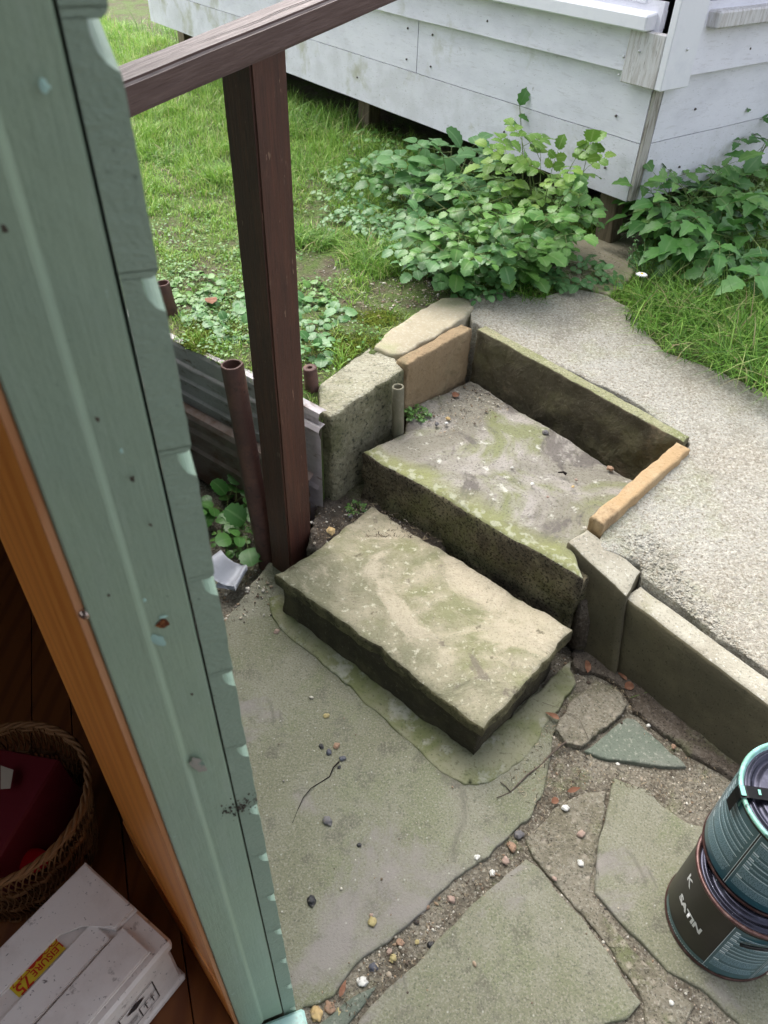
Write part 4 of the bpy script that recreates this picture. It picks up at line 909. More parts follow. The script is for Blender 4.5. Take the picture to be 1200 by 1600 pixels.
t2, c2, R2, arc2 = tin(uc[0], uc[1], .006+lowH+.001, upH, .105, 'upper teal paint tin with mint paint round its rim, stacked on the other tin', 0, [(UA-A_(118), UA-A_(62)), (UA-A_(60.5), UA-A_(1.5)), (UA, UA+A_(46)), (UA+A_(47.5), UA+A_(92))], True)
# strap across the upper tin's lid and down its side
bm = bmesh.new(); sa = A_(174); top = c2.z+upH; rows = []
sdir = Vector((math.cos(sa), math.sin(sa), 0)); sn = Vector((-sdir.y, sdir.x, 0))
path = [(-R2-.008, top-.045), (-R2-.0075, top-.01), (-R2-.006, top+.004), (-R2+.006, top+.006), (0, top+.004), (R2-.006, top+.006), (R2+.004, top+.0055), (R2+.0075, top+.001), (R2+.0085, top-.010), (R2+.0085, top-.028), (R2+.0082, top-.045)]
for o, z in path: rows.append([bm.verts.new(Vector((c2.x, c2.y, 0))-sdir*o+sn*s*.0105+RZ*z) for s in (-1, 1)])
for i in range(len(rows)-1): bm.faces.new((rows[i][0], rows[i+1][0], rows[i+1][1], rows[i][1]))
bmesh.ops.solidify(bm, geom=bm.faces[:], thickness=.0026)
strap = obj('strap', bm, mat('black_strap', (.012, .012, .014), rough=.35), t2)
bm = bmesh.new(); o = R2-.004
for (o0, o1, s0, s1) in ((R2-.002, R2+.0055, -.0085, .0085), (R2-.026, R2-.022, -.005, .004)):
    q = [Vector((c2.x, c2.y, 0))+sdir*a+sn*b+RZ*(top+.0078) for a, b in ((o0, s0), (o1, s0), (o1, s1), (o0, s1))]; bm.faces.new([bm.verts.new(v) for v in q])
obj('paint_smear', bm, mat('mint_smear', (.22, .52, .42), rough=.35), strap)
for (t_, a_, h_) in ((t2, A_(150), .030), (t2, UA-A_(30), .018), (t2, UA+A_(20), .026), (t2, A_(118), .022)):
    bm = bmesh.new(); cc = c2; a0_ = a_; rr_ = []
    for q in range(7):
        ww_ = .0022*(1-.25*math.sin(q*1.1)) if q < 6 else .0006; z_ = upH-.006-h_*q/6
        rr_.append([bm.verts.new(cc+Vector(((R2+.0016)*math.cos(a0_+k*ww_/R2), (R2+.0016)*math.sin(a0_+k*ww_/R2), z_))) for k in (-1, 1)])
    for q in range(6): bm.faces.new((rr_[q][0], rr_[q][1], rr_[q+1][1], rr_[q+1][0]))
    obj('paint_drip', bm, mint_drip, t_)
# handle clip of the lower tin
bm = bmesh.new(); a = A_(-112); 
tube(bm, [c1+Vector(((R1+.006)*math.cos(a+k*.10), (R1+.006)*math.sin(a+k*.10), lowH-.040+.004*k)) for k in range(-1, 4)], .003, 8); obj('handle', bm, mat('black_wire', (.015, .015, .016), rough=.3), t1, smooth=True)

# ================================================================== BATTERY, BASKET
zt = .245
p0, p1, p2 = P(133, 1345, zt), P(265, 1465, zt), P(0, 1475, zt); wv = (p1-p0); W_ = wv.length; wv.normalize(); lv = Vector((wv.y, -wv.x, 0))
if lv.dot(p2-p0) < 0: lv = -lv
BF = (Vector((p0.x, p0.y, 0)), wv, lv); BL = .36
bat = thing('leisure_battery', (p0.x, p0.y, .06), 'grubby white leisure battery with a yellow warning label on the shed floor', 'battery')
bwh = mat('grubby_white_plastic', (.74, .68, .64), [('noise', 14, 6, .48, .66, (.62, .55, .51), None, .8), ('noise', 130, 4, .64, .70, (.10, .08, .07), None, .9), ('noise', 40, 6, .62, .7, (.22, .18, .16), None, .7)], .4, [('noise', 120, 5, .15, .002)])
bm = bmesh.new(); bx(bm, .004, W_-.004, .004, BL-.004, .061, .205, .006, BF); bx(bm, .0, W_, .0, BL, .061, .078, .004, BF)
obj('case', bm, bwh, bat)
bm = bmesh.new(); bx(bm, -.001, W_+.001, -.001, BL+.001, .206, .232, .005, BF); obj('cover', bm, bwh, bat)
def prism(bm, pts, z0, z1, Fr, bev=0):
    O, A, B = Fr; lo = [bm.verts.new(O+A*x+B*y+RZ*z0) for x, y in pts]; hi = [bm.verts.new(O+A*x+B*y+RZ*z1) for x, y in pts]; n = len(pts)
    bm.faces.new(hi); bm.faces.new(lo[::-1])
    for i in range(n): bm.faces.new((lo[i], lo[(i+1) % n], hi[(i+1) % n], hi[i]))
    if bev: bmesh.ops.bevel(bm, geom=[e for e in bm.edges if all(v in hi for v in e.verts)], offset=bev, segments=2, affect='EDGES')
bm = bmesh.new(); prism(bm, [(0.001, 0.001), (W_-.075, .001), (W_-.078, .040), (.075, .065), (.055, .095), (.055, BL), (.001, BL)], .233, zt, BF, .003); obj('raised_edge', bm, bwh, bat)
bm = bmesh.new(); prism(bm, [(W_-.072, .030), (W_-.012, .030), (W_-.012, BL-.01), (W_-.072, BL-.01)], .2335, .241, BF, .002); obj('vent_strip', bm, bwh, bat)
bm = bmesh.new(); prism(bm, [(W_-.118, .052), (W_-.075, .052), (W_-.075, BL-.01), (W_-.118, BL-.01)], .2335, .239, BF, .002); obj('vent_strip', bm, bwh, bat)
# yellow label
def onbat(px, py, z): return P(px, py, z)
lz = .2338
lq = [onbat(81, 1462, lz), onbat(103, 1482, lz), onbat(30, 1559, lz), onbat(8, 1538, lz)]
la = (lq[3]-lq[0]); LWd = la.length; la.normalize(); lbv = (lq[1]-lq[0]); LHt = lbv.length; lbv.normalize()
bm = bmesh.new(); bm.faces.new([bm.verts.new(v) for v in lq]); yl = obj('warning_label', bm, mat('yellow_label', (.62, .46, .03), [('noise', 60, 5, .5, .7, (.50, .36, .03))], .5), bat)
redp = mat('red_print', (.45, .03, .01), rough=.6)
def flat_text(s, size, origin, xd, yd, parent, m, bold=0.0, dz=.0006):
    me = text_mesh(s, size, 'CENTER', bold)
    for v in me.vertices: v.co = origin+xd*v.co.x+yd*v.co.y+RZ*dz
    return finish('lettering', me, m, parent)
tx, ty = la, -lbv     # reading direction runs down-left; letters upright towards upper-left
mid = lambda a, b: lq[0]+la*LWd*a+lbv*LHt*b
def flat_sym(pts, w, nm='symbol', closed=True):
    bm = bmesh.new(); n = len(pts)
    for i in range(n if closed else n-1):
        a, b = pts[i], pts[(i+1) % n]; d = (b-a).normalized(); nn = Vector((-d.y, d.x, 0))*w
        bm.faces.new([bm.verts.new(v+RZ*.0005) for v in (a+nn, b+nn, b-nn, a-nn)])
    return bm
for k, sx in enumerate((.07, .23, .38, .53)):
    c = mid(sx, .24); r = .0065
    bm = flat_sym([c+la*r*math.cos(t*math.pi/7)+lbv*r*math.sin(t*math.pi/7) for t in range(14)], .0008)
    if k in (2, 3):
        vs = [bm.verts.new(c+la*r*.9*math.cos(t*math.pi/7)+lbv*r*.9*math.sin(t*math.pi/7)+RZ*.0004) for t in range(14)]; bm.faces.new(vs)
    else:
        d = (la+lbv).normalized()*r; bm.faces.new([bm.verts.new(v+RZ*.0006) for v in (c-d+la*.0007, c+d+la*.0007, c+d-la*.0007, c-d-la*.0007)])
    obj('symbol', bm, redp, yl)
for sx in (.70, .87):
    c = mid(sx, .30); r = .0085; obj('symbol', flat_sym([c-lbv*r, c+lbv*r*.6+la*r*.85, c+lbv*r*.6-la*r*.85], .0007), redp, yl)
# wording is upside down for the viewer, as on the real thing
flat_text('LEISURE', .0150, mid(.31, .66), la, lbv, yl, redp, .0003)
flat_text('75', .024, mid(.82, .72), la, lbv, yl, redp, .0004)
# front face print: a framed box with arrows
fz = lambda x, z: BF[0]+wv*(W_-.0025)+lv*x+RZ*z
blackp = mat('black_print', (.03, .025, .025), rough=.6)
bm = bmesh.new()
def strip(bm, a, b, w):
    d = (b-a).normalized(); nn = d.cross(wv)*w; bm.faces.new([bm.verts.new(v+wv*.0006) for v in (a+nn, b+nn, b-nn, a-nn)])
for a, b in (((.05, .105), (.05, .175)), ((.05, .175), (.15, .175)), ((.15, .175), (.15, .105)), ((.15, .105), (.05, .105)), ((.084, .105), (.084, .14)), ((.084, .14), (.05, .14)), ((.115, .105), (.115, .175))):
    strip(bm, fz(*a), fz(*b), .0009)
for x in (.060, .073): strip(bm, fz(x, .112), fz(x, .132), .0008); strip(bm, fz(x-.004, .128), fz(x, .133), .0008); strip(bm, fz(x+.004, .128), fz(x, .133), .0008)
q = [fz(.068, .158), fz(.085, .168), fz(.104, .160), fz(.087, .150)]; bm.faces.new([bm.verts.new(v+wv*.0006) for v in q])
for k in range(5): strip(bm, fz(.088, .118+k*.004), fz(.112-.004*(k % 2), .118+k*.004), .0006)
obj('printed_box', bm, blackp, bat)
# basket
bc = P(-5, 1250, .27); Rb = (P(143, 1252, .27)-bc).length*.92
bk = thing('wicker_basket', (bc.x, bc.y, .06), 'round wicker basket holding red things in the dark of the shed', 'basket')
cane = mat('cane', (.20, .095, .035), [('noise', 60, 5, .45, .65, (.22, .10, .035))], .6)
bm = bmesh.new()
def bpt(th, t, off=0): 
    r = (Rb*.80+Rb*.20*t)+off; return Vector((bc.x+r*math.cos(th), bc.y+r*math.sin(th), .065+.205*t))
for k in range(84):
    th0 = k*2*math.pi/84
    for sgn in (-1, 1): tube(bm, [bpt(th0+sgn*.28*t+.03*math.sin(t*14), t, .002*sgn) for t in np.linspace(0, 1, 9)], .0016, 4, False)
for z in (0, .3, .33, .62, .65, .93, .97, 1.0): tube(bm, [bpt(th, z, .003*math.sin(th*21+z*9)) for th in np.linspace(0, 2*math.pi, 73)], .0030, 5, False)
for q in range(3): tube(bm, [bpt(th, 1.0, .004*math.cos(th*14+q*2.1))+RZ*.004*math.sin(th*14+q*2.1) for th in np.linspace(0, 2*math.pi, 121)], .0034, 5, False)
obj('weave', bm, cane, bk, smooth=True)
bm = bmesh.new(); lathe(bm, [(.001, .066), (Rb*.79, .067), (Rb*.80, .08)], (bc.x, bc.y, 0), 40); obj('base', bm, cane, bk)
redt = mat('dark_red_card', (.11, .008, .013), [('noise', 8, 4, .5, .65, (.13, .012, .02))], .45)
rbx = thing('red_box', (bc.x+.02, bc.y-.01, .12), 'dark red box lying in the wicker basket', 'box')
bm = bmesh.new(); M_ = Matrix.Rotation(A_(-12), 3, 'Z'); box(bm, (bc.x+.005, bc.y-.005, .20), M_ @ Vector((1, 0, .12)).normalized(), M_ @ Vector((0, 1, 0)), Vector((-.12, 0, 1)).normalized(), .065, .10, .065, .004); obj('carton', bm, redt, rbx)
bm = bmesh.new(); q = [P(1, 1196, .274), P(21, 1203, .277), P(16, 1232, .277), P(1, 1233, .274)]; bm.faces.new([bm.verts.new(v) for v in q])
obj('paper_tag', bm, mat('paper_tag', (.42, .36, .28), rough=.8), rbx)
bm = bmesh.new(); c = P(50, 1345, .20); bmesh.ops.create_icosphere(bm, subdivisions=3, radius=.03, matrix=Matrix.Translation(c) @ Matrix.Diagonal((1, .7, .5, 1)))
single('red_ball', bm, mat('bright_red_plastic', (.55, .008, .02), rough=.4), 'bright red plastic ball against the basket weave', 'ball', smooth=True)

# ================================================================== VEGETATION
def proj(p):
    c = CAMR.transposed() @ (Vector(p)-Vector((0, 0, CAMH))); return (600+FPX*c.x/-c.z, 800-FPX*c.y/-c.z)
_CR = np.array([list(_x), list(_y), list(_up)])       # rows
def proj_np(p):
    c = (p-np.array([0, 0, CAMH])) @ _CR; return 600+FPX*c[:, 0]/-c[:, 2], 800-FPX*c[:, 1]/-c[:, 2], -c[:, 2]
def leaf_tpl(n=5, width=.5, fn=None, fold=.18, curl=.25, serr=0.0, lobes=0):
    V, A, Fc_ = [], [], []
    for i in range(n+1):
        t = i/n; wd = (fn(t) if fn else math.sin(math.pi*min(1, t**.8))**.8)*width/2
        if serr: wd *= 1+serr*(1 if i % 2 else -1)*(1 if 0 < i < n else 0)
        if i in (0, n): wd = max(wd, .004)
        zc = -curl*(t-.25)**2
        V += [(t+(.05*serr*3 if i % 2 else 0), wd, zc+fold*wd), (t, 0, zc), (t+(.05*serr*3 if i % 2 else 0), -wd, zc+fold*wd)]; A += [1, 0, 1]
    for i in range(n):
        a = i*3; Fc_ += [(a, a+1, a+4, a+3), (a+1, a+2, a+5, a+4)]
    return np.array(V), np.array(A, float), np.array(Fc_)
T_OVAL = leaf_tpl(5, .78, lambda t: (max(0, t*(1-t))**.5)*1.9, .10, .35)
T_SER = leaf_tpl(8, .62, lambda t: math.sin(math.pi*t**.75)**.8*(1-.25*t), .20, .45, .16)
T_LANCE = leaf_tpl(5, .34, lambda t: math.sin(math.pi*t**.7), .2, .5)
T_LOBE = leaf_tpl(10, 1.05, lambda t: (max(0, t*(1-t))**.42)*1.6, .12, .30, .09)
T_LEAF = leaf_tpl(9, .92, lambda t: (max(0, t*(1-t))**.48)*1.75, .16, .40, .14)
T_TINY = leaf_tpl(2, .75, lambda t: (max(0, t*(1-t))**.5)*1.9, .10, .2)
def frames(pos, d, n, size):
    pos = np.asarray(pos, float); d = np.asarray(d, float); n = np.asarray(n, float)
    d /= np.linalg.norm(d, axis=1)[:, None]+1e-9; s = np.cross(n, d); s /= np.linalg.norm(s, axis=1)[:, None]+1e-9; u = np.cross(d, s)
    return pos, d, s, u, np.asarray(size, float)
def leaves_mesh(name, tpl, pos, d, n, size, mat_, parent=None, origin=None):
    V, A, Fc_ = tpl; pos, d, s, u, sz = frames(pos, d, n, size); N_ = len(pos)
    co = pos[:, None, :]+sz[:, None, None]*(V[None, :, 0:1]*d[:, None, :]+V[None, :, 1:2]*s[:, None, :]+V[None, :, 2:3]*u[:, None, :])
    fc = (Fc_[None]+(np.arange(N_)*len(V))[:, None, None]).reshape(-1, 4)
    me = np_mesh(name, co.reshape(-1, 3), fc); at = me.attributes.new('across', 'FLOAT', 'POINT'); at.data.foreach_set('value', np.tile(A, N_).astype(np.float32))
    return finish(name, me, mat_, parent, origin, smooth=True)
def np_mesh(name, co, fc):
    me = bpy.data.meshes.new(name); k = fc.shape[1]; nf = len(fc)
    me.vertices.add(len(co)); me.vertices.foreach_set('co', co.astype(np.float32).ravel())
    me.loops.add(nf*k); me.loops.foreach_set('vertex_index', fc.astype(np.int32).ravel())
    me.polygons.add(nf); me.polygons.foreach_set('loop_start', np.arange(0, nf*k, k, dtype=np.int32)); me.update(calc_edges=True); me.validate()
    return me
class Leaves:
    def __init__(s): s.p = []; s.d = []; s.n = []; s.s = []
    def add(s, p, d, n, sz): s.p.append(tuple(p)); s.d.append(tuple(d)); s.n.append(tuple(n)); s.s.append(sz)
    def compound(s, o, d, n, size, pairs, stems=None, gap=.75):
        d = Vector(d).normalized(); n = Vector(n); n = (n-d*n.dot(d)).normalized(); sd_ = n.cross(d)
        L = size*gap*(pairs+.3)
        for i in range(pairs):
            q = o+d*(size*gap*(i+.5))-n*(.12*size*i)
            for sg in (-1, 1):
                dd = d*.45+sd_*sg*.9; k = size*random.uniform(.75, 1.0)
                s.add(q, dd+Vector((random.uniform(-.1, .1),)*3), n+sd_*sg*-.25+Vector((random.uniform(-.2, .2), random.uniform(-.2, .2), 0)), k)
        s.add(o+d*L-n*(.12*size*pairs), d-n*.15, n+Vector((random.uniform(-.2, .2), random.uniform(-.2, .2), 0)), size*random.uniform(1.0, 1.2))
        if stems is not None: tube(stems, [o, o+d*L*.5, o+d*L-n*(.12*size*pairs)], [.0011, .0009, .0006], 4, False)
def plant(name, base, label, cat, tpl, mat_, n_st, h, spread, lsize, pairs=1, nodes=6, lean=(0, 0), group=None, start=.25, seed=0, thick=.0028, tri=True, droop=.35, updir=.6):
    random.seed(seed); base = Vector(base); t = thing(name, base, label, cat, group); lv_ = Leaves(); sm = bmesh.new()
    for i in range(n_st):
        a = 2*math.pi*(i+random.random()*.8)/n_st; r = spread*random.uniform(.3, 1.15)**.7; hh = h*random.uniform(.65, 1.05)*(1-.35*(r/spread)**2)
        tip = base+Vector((math.cos(a)*r+lean[0], math.sin(a)*r+lean[1], hh)); mid_ = base+Vector((math.cos(a)*r*.30+lean[0]*.3, math.sin(a)*r*.30+lean[1]*.3, hh*.68))
        b0 = base+Vector((math.cos(a)*.012, math.sin(a)*.012, -.01))
        bez = lambda u: b0*(1-u)**2+mid_*2*u*(1-u)+tip*u*u
        tube(sm, [bez(u) for u in (0, .25, .5, .75, 1)], [thick, thick*.8, thick*.65, thick*.5, thick*.3], 5, False)
        for k in range(nodes):
            u = start+(1-start)*(k+.5)/nodes; q = bez(min(1, u)); tg = (bez(min(1, u+.04))-bez(max(0, u-.04))).normalized()
            a2 = k*2.4+i+random.random(); o = Vector((math.cos(a2), math.sin(a2), 0)); o = (o-tg*o.dot(tg)).normalized()
            dr = (o+tg*.35+Vector((math.cos(a), math.sin(a), 0))*.35).normalized(); dr.z = dr.z*.5+random.uniform(-droop, .2); pl = lsize*random.uniform(.5, 1.3)
            e = q+dr*pl; tube(sm, [q, e], [.0012, .0009], 4, False)
            nn = Vector((dr.x*.25+random.uniform(-.25, .25), dr.y*.25-.15+random.uniform(-.25, .25), updir+.4)); sz = lsize*random.uniform(.45, 1.25)
            if pairs: lv_.compound(e, dr, nn, sz, pairs, sm)
            else: lv_.add(e, dr, nn, sz*1.2)
        tg = (bez(1)-bez(.9)).normalized(); lv_.compound(bez(1), tg+Vector((0, 0, -.3)), Vector((0, -.3, 1)), lsize*.85, max(1, pairs), sm)
    fo = leaves_mesh('foliage', tpl, lv_.p, lv_.d, lv_.n, lv_.s, mat_, t); obj('stem', sm, K['stem'], t)
    return t
def gz(px, py): return P(px, py, .468)
BG = 'leafy plants along the white summerhouse'
plant('leafy_plant', gz(785, 430), 'bushy pale green plant with rounded leaflets, biggest of the clump in the middle', 'plant', T_LEAF, K['leaf_mid'], 24, .28, .30, .048, 1, 7, (-.02, .05), BG, .10, 11)
plant('leafy_plant', gz(745, 425), 'plant with rounded grey-green leaflets at the lower left edge of the middle clump', 'plant', T_LEAF, K['leaf_blue'], 14, .22, .20, .046, 1, 6, (-.03, -.05), BG, .15, 12)
plant('leafy_plant', gz(832, 424), 'pale green plant with arching stems reaching right towards the near stump', 'plant', T_LEAF, K['leaf_mid'], 10, .27, .17, .044, 1, 6, (.01, .06), BG, .2, 13)
plant('leafy_plant', gz(835, 400), 'yellow-green leafy plant standing tallest against the white boards', 'plant', T_LEAF, K['leaf_pale'], 7, .44, .15, .046, 2, 5, (.0, .05), BG, .3, 14)
plant('leafy_plant', gz(700, 330), 'dark leafy weed growing up to the dark gap left of the middle clump', 'plant', T_LOBE, K['leaf_blue'], 11, .24, .20, .062, 0, 6, (0, .05), BG, .2, 15)
plant('leafy_plant', gz(640, 300), 'low dark green weed in front of the underfloor gap', 'plant', T_LEAF, K['leaf_dark'], 14, .15, .22, .040, 1, 6, (0, .0), BG, .2, 16)
plant('leafy_plant', gz(1040, 385), 'dark glossy weed with toothed leaflets beside the near stump', 'plant', T_SER, K['leaf_mid'], 7, .36, .15, .080, 1, 5, (-.02, -.02), BG, .35, 21, .0035)
plant('leafy_plant', gz(1090, 400), 'broad dark glossy weed with toothed leaflets in the middle of the right hand clump', 'plant', T_SER, K['leaf_dark'], 10, .27, .26, .088, 1, 5, (0, -.07), BG, .35, 22, .0035)
plant('leafy_plant', gz(1150, 330), 'tall dark green weed rising against the white wall at the right', 'plant', T_SER, K['leaf_dark'], 8, .46, .24, .082, 1, 5, (-.05, .02), BG, .4, 23, .0035)
plant('leafy_plant', gz(1175, 410), 'dark glossy weed spilling over the long grass at the right edge', 'plant', T_SER, K['leaf_dark'], 8, .24, .22, .088, 1, 5, (-.06, -.10), BG, .35, 24, .0035)
plant('leafy_plant', gz(1215, 340), 'bright yellow-green weed with cut leaves at the right edge', 'plant', T_SER, K['leaf_pale'], 14, .24, .22, .036, 2, 5, (-.06, .0), BG, .3, 25)
# lone stem against the wall
def lone():
    random.seed(5); b = gz(815, 330); t = thing('tall_stem', b, 'single tall stem with one large leaf against the white wall', 'plant', BG); sm = bmesh.new(); tp = Vector((b.x+.005, b.y, .80))
    tp = P(812, 165, .83); tube(sm, [b, b.lerp(tp, .5)+Vector((.01, 0, 0)), tp], [.003, .002, .0015], 5, False); l = Leaves()
    l.add(tp, Vector((.35, .1, .9)), Vector((-.3, -1, .5)), .075); l.add(tp-RZ*.06, Vector((-.6, -.2, .1)), Vector((0, -.5, 1)), .05); l.add(tp-RZ*.03, Vector((.4, -.2, -.1)), Vector((0, -.5, 1)), .045)
    leaves_mesh('foliage', T_SER, l.p, l.d, l.n, l.s, K['leaf_dark'], t); obj('stem', sm, K['stem'], t)
lone()
LW = 'low weeds in the lawn'
def low(px, py, label, m, n, h, sp, ls, pairs, seed, tpl=T_OVAL, z=.445, name='low_weed', nodes=4, grp=LW):
    return plant(name, P(px, py, z), label, 'weed', tpl, m, n, h, sp, ls, pairs, nodes, (0, 0), grp, .2, seed, .0014)
low(590, 350, 'spreading clover-leaved weed at the left front of the leafy clump', K['leaf_blue'], 26, .09, .20, .026, 1, 31)
low(560, 300, 'low leafy weed on the lawn edge right of the wooden post', K['leaf_mid'], 22, .08, .20, .024, 1, 32)
low(640, 370, 'dense clover-leaved weed under the middle clump', K['leaf_blue'], 26, .10, .18, .026, 1, 33)
low(680, 395, 'blue-green weed hanging over the edge of the bare earth', K['leaf_blue'], 18, .09, .14, .026, 1, 34)
low(600, 240, 'small pale weed in the grass by the middle stump', K['leaf_mid'], 12, .10, .14, .026, 1, 35)
low(495, 500, 'round-leaved weed just right of the wooden post', K['leaf_blue'], 14, .035, .075, .030, 0, 36, T_LOBE, .43)
low(487, 548, 'round-leaved weed behind the reddish pipe stake', K['leaf_blue'], 9, .03, .05, .028, 0, 37, T_LOBE, .425)
low(475, 465, 'small weed at the foot of the lawn tuft by the post', K['leaf_mid'], 10, .03, .07, .022, 0, 38, T_LOBE, .435)
low(345, 490, 'flat rosette of round leaves left of the wooden post', K['leaf_blue'], 20, .03, .11, .026, 0, 39, T_LOBE, .43)
low(300, 455, 'clover patch by the far rusty pipe', K['leaf_mid'], 22, .03, .12, .022, 0, 40, T_LOBE, .44)
low(380, 520, 'round-leaved weed close behind the tall rusty pipe', K['leaf_blue'], 14, .03, .08, .026, 0, 41, T_LOBE, .43)
low(900, 435, 'grey-green weed creeping on to the terrace edge', K['leaf_blue'], 12, .05, .12, .030, 1, 42, T_OVAL, .465)
low(745, 450, 'weed flattened against the pale concrete edge', K['leaf_blue'], 12, .05, .10, .030, 1, 43, T_OVAL, .462)
low(352, 802, 'big round-leaved weed in the shady earth hollow', K['leaf_dark'], 5, .06, .06, .050, 0, 44, T_LOBE, -.01, grp='weeds in the earth hollow by the pipes', nodes=2)
low(395, 850, 'lobed weed at the foot of the leaning pipe', K['leaf_dark'], 5, .05, .06, .050, 0, 45, T_LOBE, -.01, grp='weeds in the earth hollow by the pipes', nodes=2)
low(368, 845, 'small pale seedling weed between the pipe and the green frame', K['leaf_mid'], 7, .03, .05, .020, 0, 46, T_OVAL, -.01, grp='weeds in the earth hollow by the pipes', nodes=3)
low(650, 648, 'tiny green sprout growing beside the short tube', K['leaf_mid'], 8, .02, .022, .011, 1, 47, T_OVAL, .292, name='sprout', nodes=3, grp='sprouts on the steps')
low(556, 795, 'tiny sprout in the dirt between the post and the upper step', K['leaf_mid'], 7, .012, .018, .008, 1, 48, T_OVAL, .135, name='sprout', nodes=2, grp='sprouts on the steps')
# feathery daisy plant
def daisy():
    random.seed(9); b = gz(1003, 445); t = thing('daisy_plant', b, 'daisy with one white flower and feathery grey-green leaves at the terrace edge', 'flower'); sm = bmesh.new(); l = Leaves()
    for i in range(16):
        a = random.uniform(0, 6.28); tp = b+Vector((math.cos(a)*.06, math.sin(a)*.07+.03, random.uniform(.06, .15))); tube(sm, [b, b.lerp(tp, .5)+RZ*.02, tp], .0012, 4, False)
        for k in range(16):
            q = b.lerp(tp, .3+.7*k/15)+RZ*.01; l.add(q, Vector((random.uniform(-1, 1), random.uniform(-1, 1), random.uniform(-.2, .6))), Vector((0, 0, 1)), .014)
    leaves_mesh('foliage', T_LANCE, l.p, l.d, l.n, l.s, K['leaf_blue'], t)
    f = P(1003, 428, .56); tube(sm, [b, f], .001, 4, False); obj('stem', sm, K['stem'], t)
    l = Leaves()
    for k in range(18): a = k*2*math.pi/18; l.add(f, Vector((math.cos(a), math.sin(a)*.9, .1)), Vector((0, -.45, 1)), .018)
    fl = leaves_mesh('petals', T_LANCE, l.p, l.d, l.n, l.s, mat('white_petal', (.8, .8, .8), rough=.6, trans=.2), t)
    bm = bmesh.new(); bmesh.ops.create_icosphere(bm, subdivisions=2, radius=.0045, matrix=Matrix.Translation(f+RZ*.001) @ Matrix.Diagonal((1, 1, .5, 1))); obj('flower_centre', bm, mat('yellow_centre', (.7, .5, .03)), t, smooth=True)
daisy()

# grass ------------------------------------------------------------
def blades(name, x, y, z, h, w, lean, mat_, kind=True, label=None):
    N_ = len(x); a = rng.uniform(0, 2*np.pi, N_); la_ = rng.uniform(.15, 1.0, N_)*lean; dx, dy = np.cos(a), np.sin(a); wa = a+np.pi/2+rng.normal(0, .5, N_); wx, wy = np.cos(wa), np.sin(wa)
    co = np.zeros((N_, 8, 3)); ts = (0, .38, .74, 1); ws = (1, .9, .55, .06)
    for i, (t, q) in enumerate(zip(ts, ws)):
        cx = x+dx*h*la_*t*t; cy = y+dy*h*la_*t*t; cz = z+h*(t-.42*la_*t*t)
        for k, sg in enumerate((-1, 1)): co[:, i*2+k] = np.c_[cx+sg*wx*w*q/2, cy+sg*wy*w*q/2, cz]
    f = np.array([(0, 1, 3, 2), (2, 3, 5, 4), (4, 5, 7, 6)]); fc = (f[None]+(np.arange(N_)*8)[:, None, None]).reshape(-1, 4)
    return finish(name, np_mesh(name, co.reshape(-1, 3), fc), mat_, None, None)
def vnoise(x, y, s, seed=0.0):
    return np.array([noise.noise(Vector((a*s, b*s, seed))) for a, b in zip(x, y)])
lawn2 = [(p.x, p.y) for p in lawn_poly]; terr2 = [(p.x, p.y) for p in TW]; path2 = [tuple(P(*p)[:2]) for p in BP]; blk2 = [(p.x, p.y) for p in bt]; flag2 = [(p.x, p.y) for p in FP]
def in_lawn(x, y, m=0):
    ok = inside(x, y, lawn2) & ~inside(x, y, terr2) & ~inside(x, y, path2) & ~inside(x, y, blk2) & ~inside(x, y, flag2)
    p = np.c_[x-CX, y-CY]; u = p @ np.array([WL.x, WL.y]); v = p @ np.array([WR.x, WR.y]); return ok & ~((u > .12) & (v > .16))
N0 = 620000
x = rng.uniform(-2.6, 2.4, N0); y = rng.uniform(1.45, 7.5, N0); keep = rng.uniform(0, 1, N0) < np.clip((2.6/np.maximum(y, 1.5))**1.1, 0, 1)
x, y = x[keep], y[keep]; px_, py_, dd = proj_np(np.c_[x, y, np.full(len(x), .46)]); k = (px_ > -60) & (px_ < 1330) & (py_ > -120) & (py_ < 720) & in_lawn(x, y); x, y, px_, py_ = x[k], y[k], px_[k], py_[k]
n1 = vnoise(x, y, 5.5, 2); n2 = vnoise(x, y, 15, 7)
# bare earth patches seen in the photo
def ell(cx, cy, rx, ry): return np.exp(-(((px_-cx)/rx)**2+((py_-cy)/ry)**2))
bare = ell(640, 470, 95, 34)*1.15+ell(505, 415, 50, 28)*.9+ell(560, 500, 60, 26)*.8+ell(710, 440, 40, 16)+ell(860, 420, 60, 30)*.6+ell(470, 330, 40, 14)*.4+ell(260, 345, 45, 12)*.7+ell(700, 250, 80, 60)*.4
low_area = 1/(1+np.exp(-(py_-345)/18))*(px_ < 520)
dens = .80+.55*n1+.45*n2-bare-.22*low_area
k = rng.uniform(0, 1, len(x)) < np.clip(dens, .02, 1); x, y, n1, n2, px_, py_, low_area, bare = [q[k] for q in (x, y, n1, n2, px_, py_, low_area, bare)]
zz = np.array([Lz2(a, b) for a, b in zip(x, y)])-.004
h = (.026+.040*np.clip(n1+.25, 0, 1)+.05*np.clip(n2-.05, 0, 1))*(1-.62*low_area)*(1-.5*np.clip(bare, 0, 1))*rng.uniform(.6, 1.5, len(x)); h *= 1+.35*(py_ < 250)
g_ = blades('lawn_grass', x, y, zz, h, .0021+.0016*rng.uniform(0, 1, len(x)), 1.15, K['grass']); tag(g_, None, None, None, 'stuff'); g_['label'] = 'green grass blades covering the lawn'; g_['category'] = 'grass'
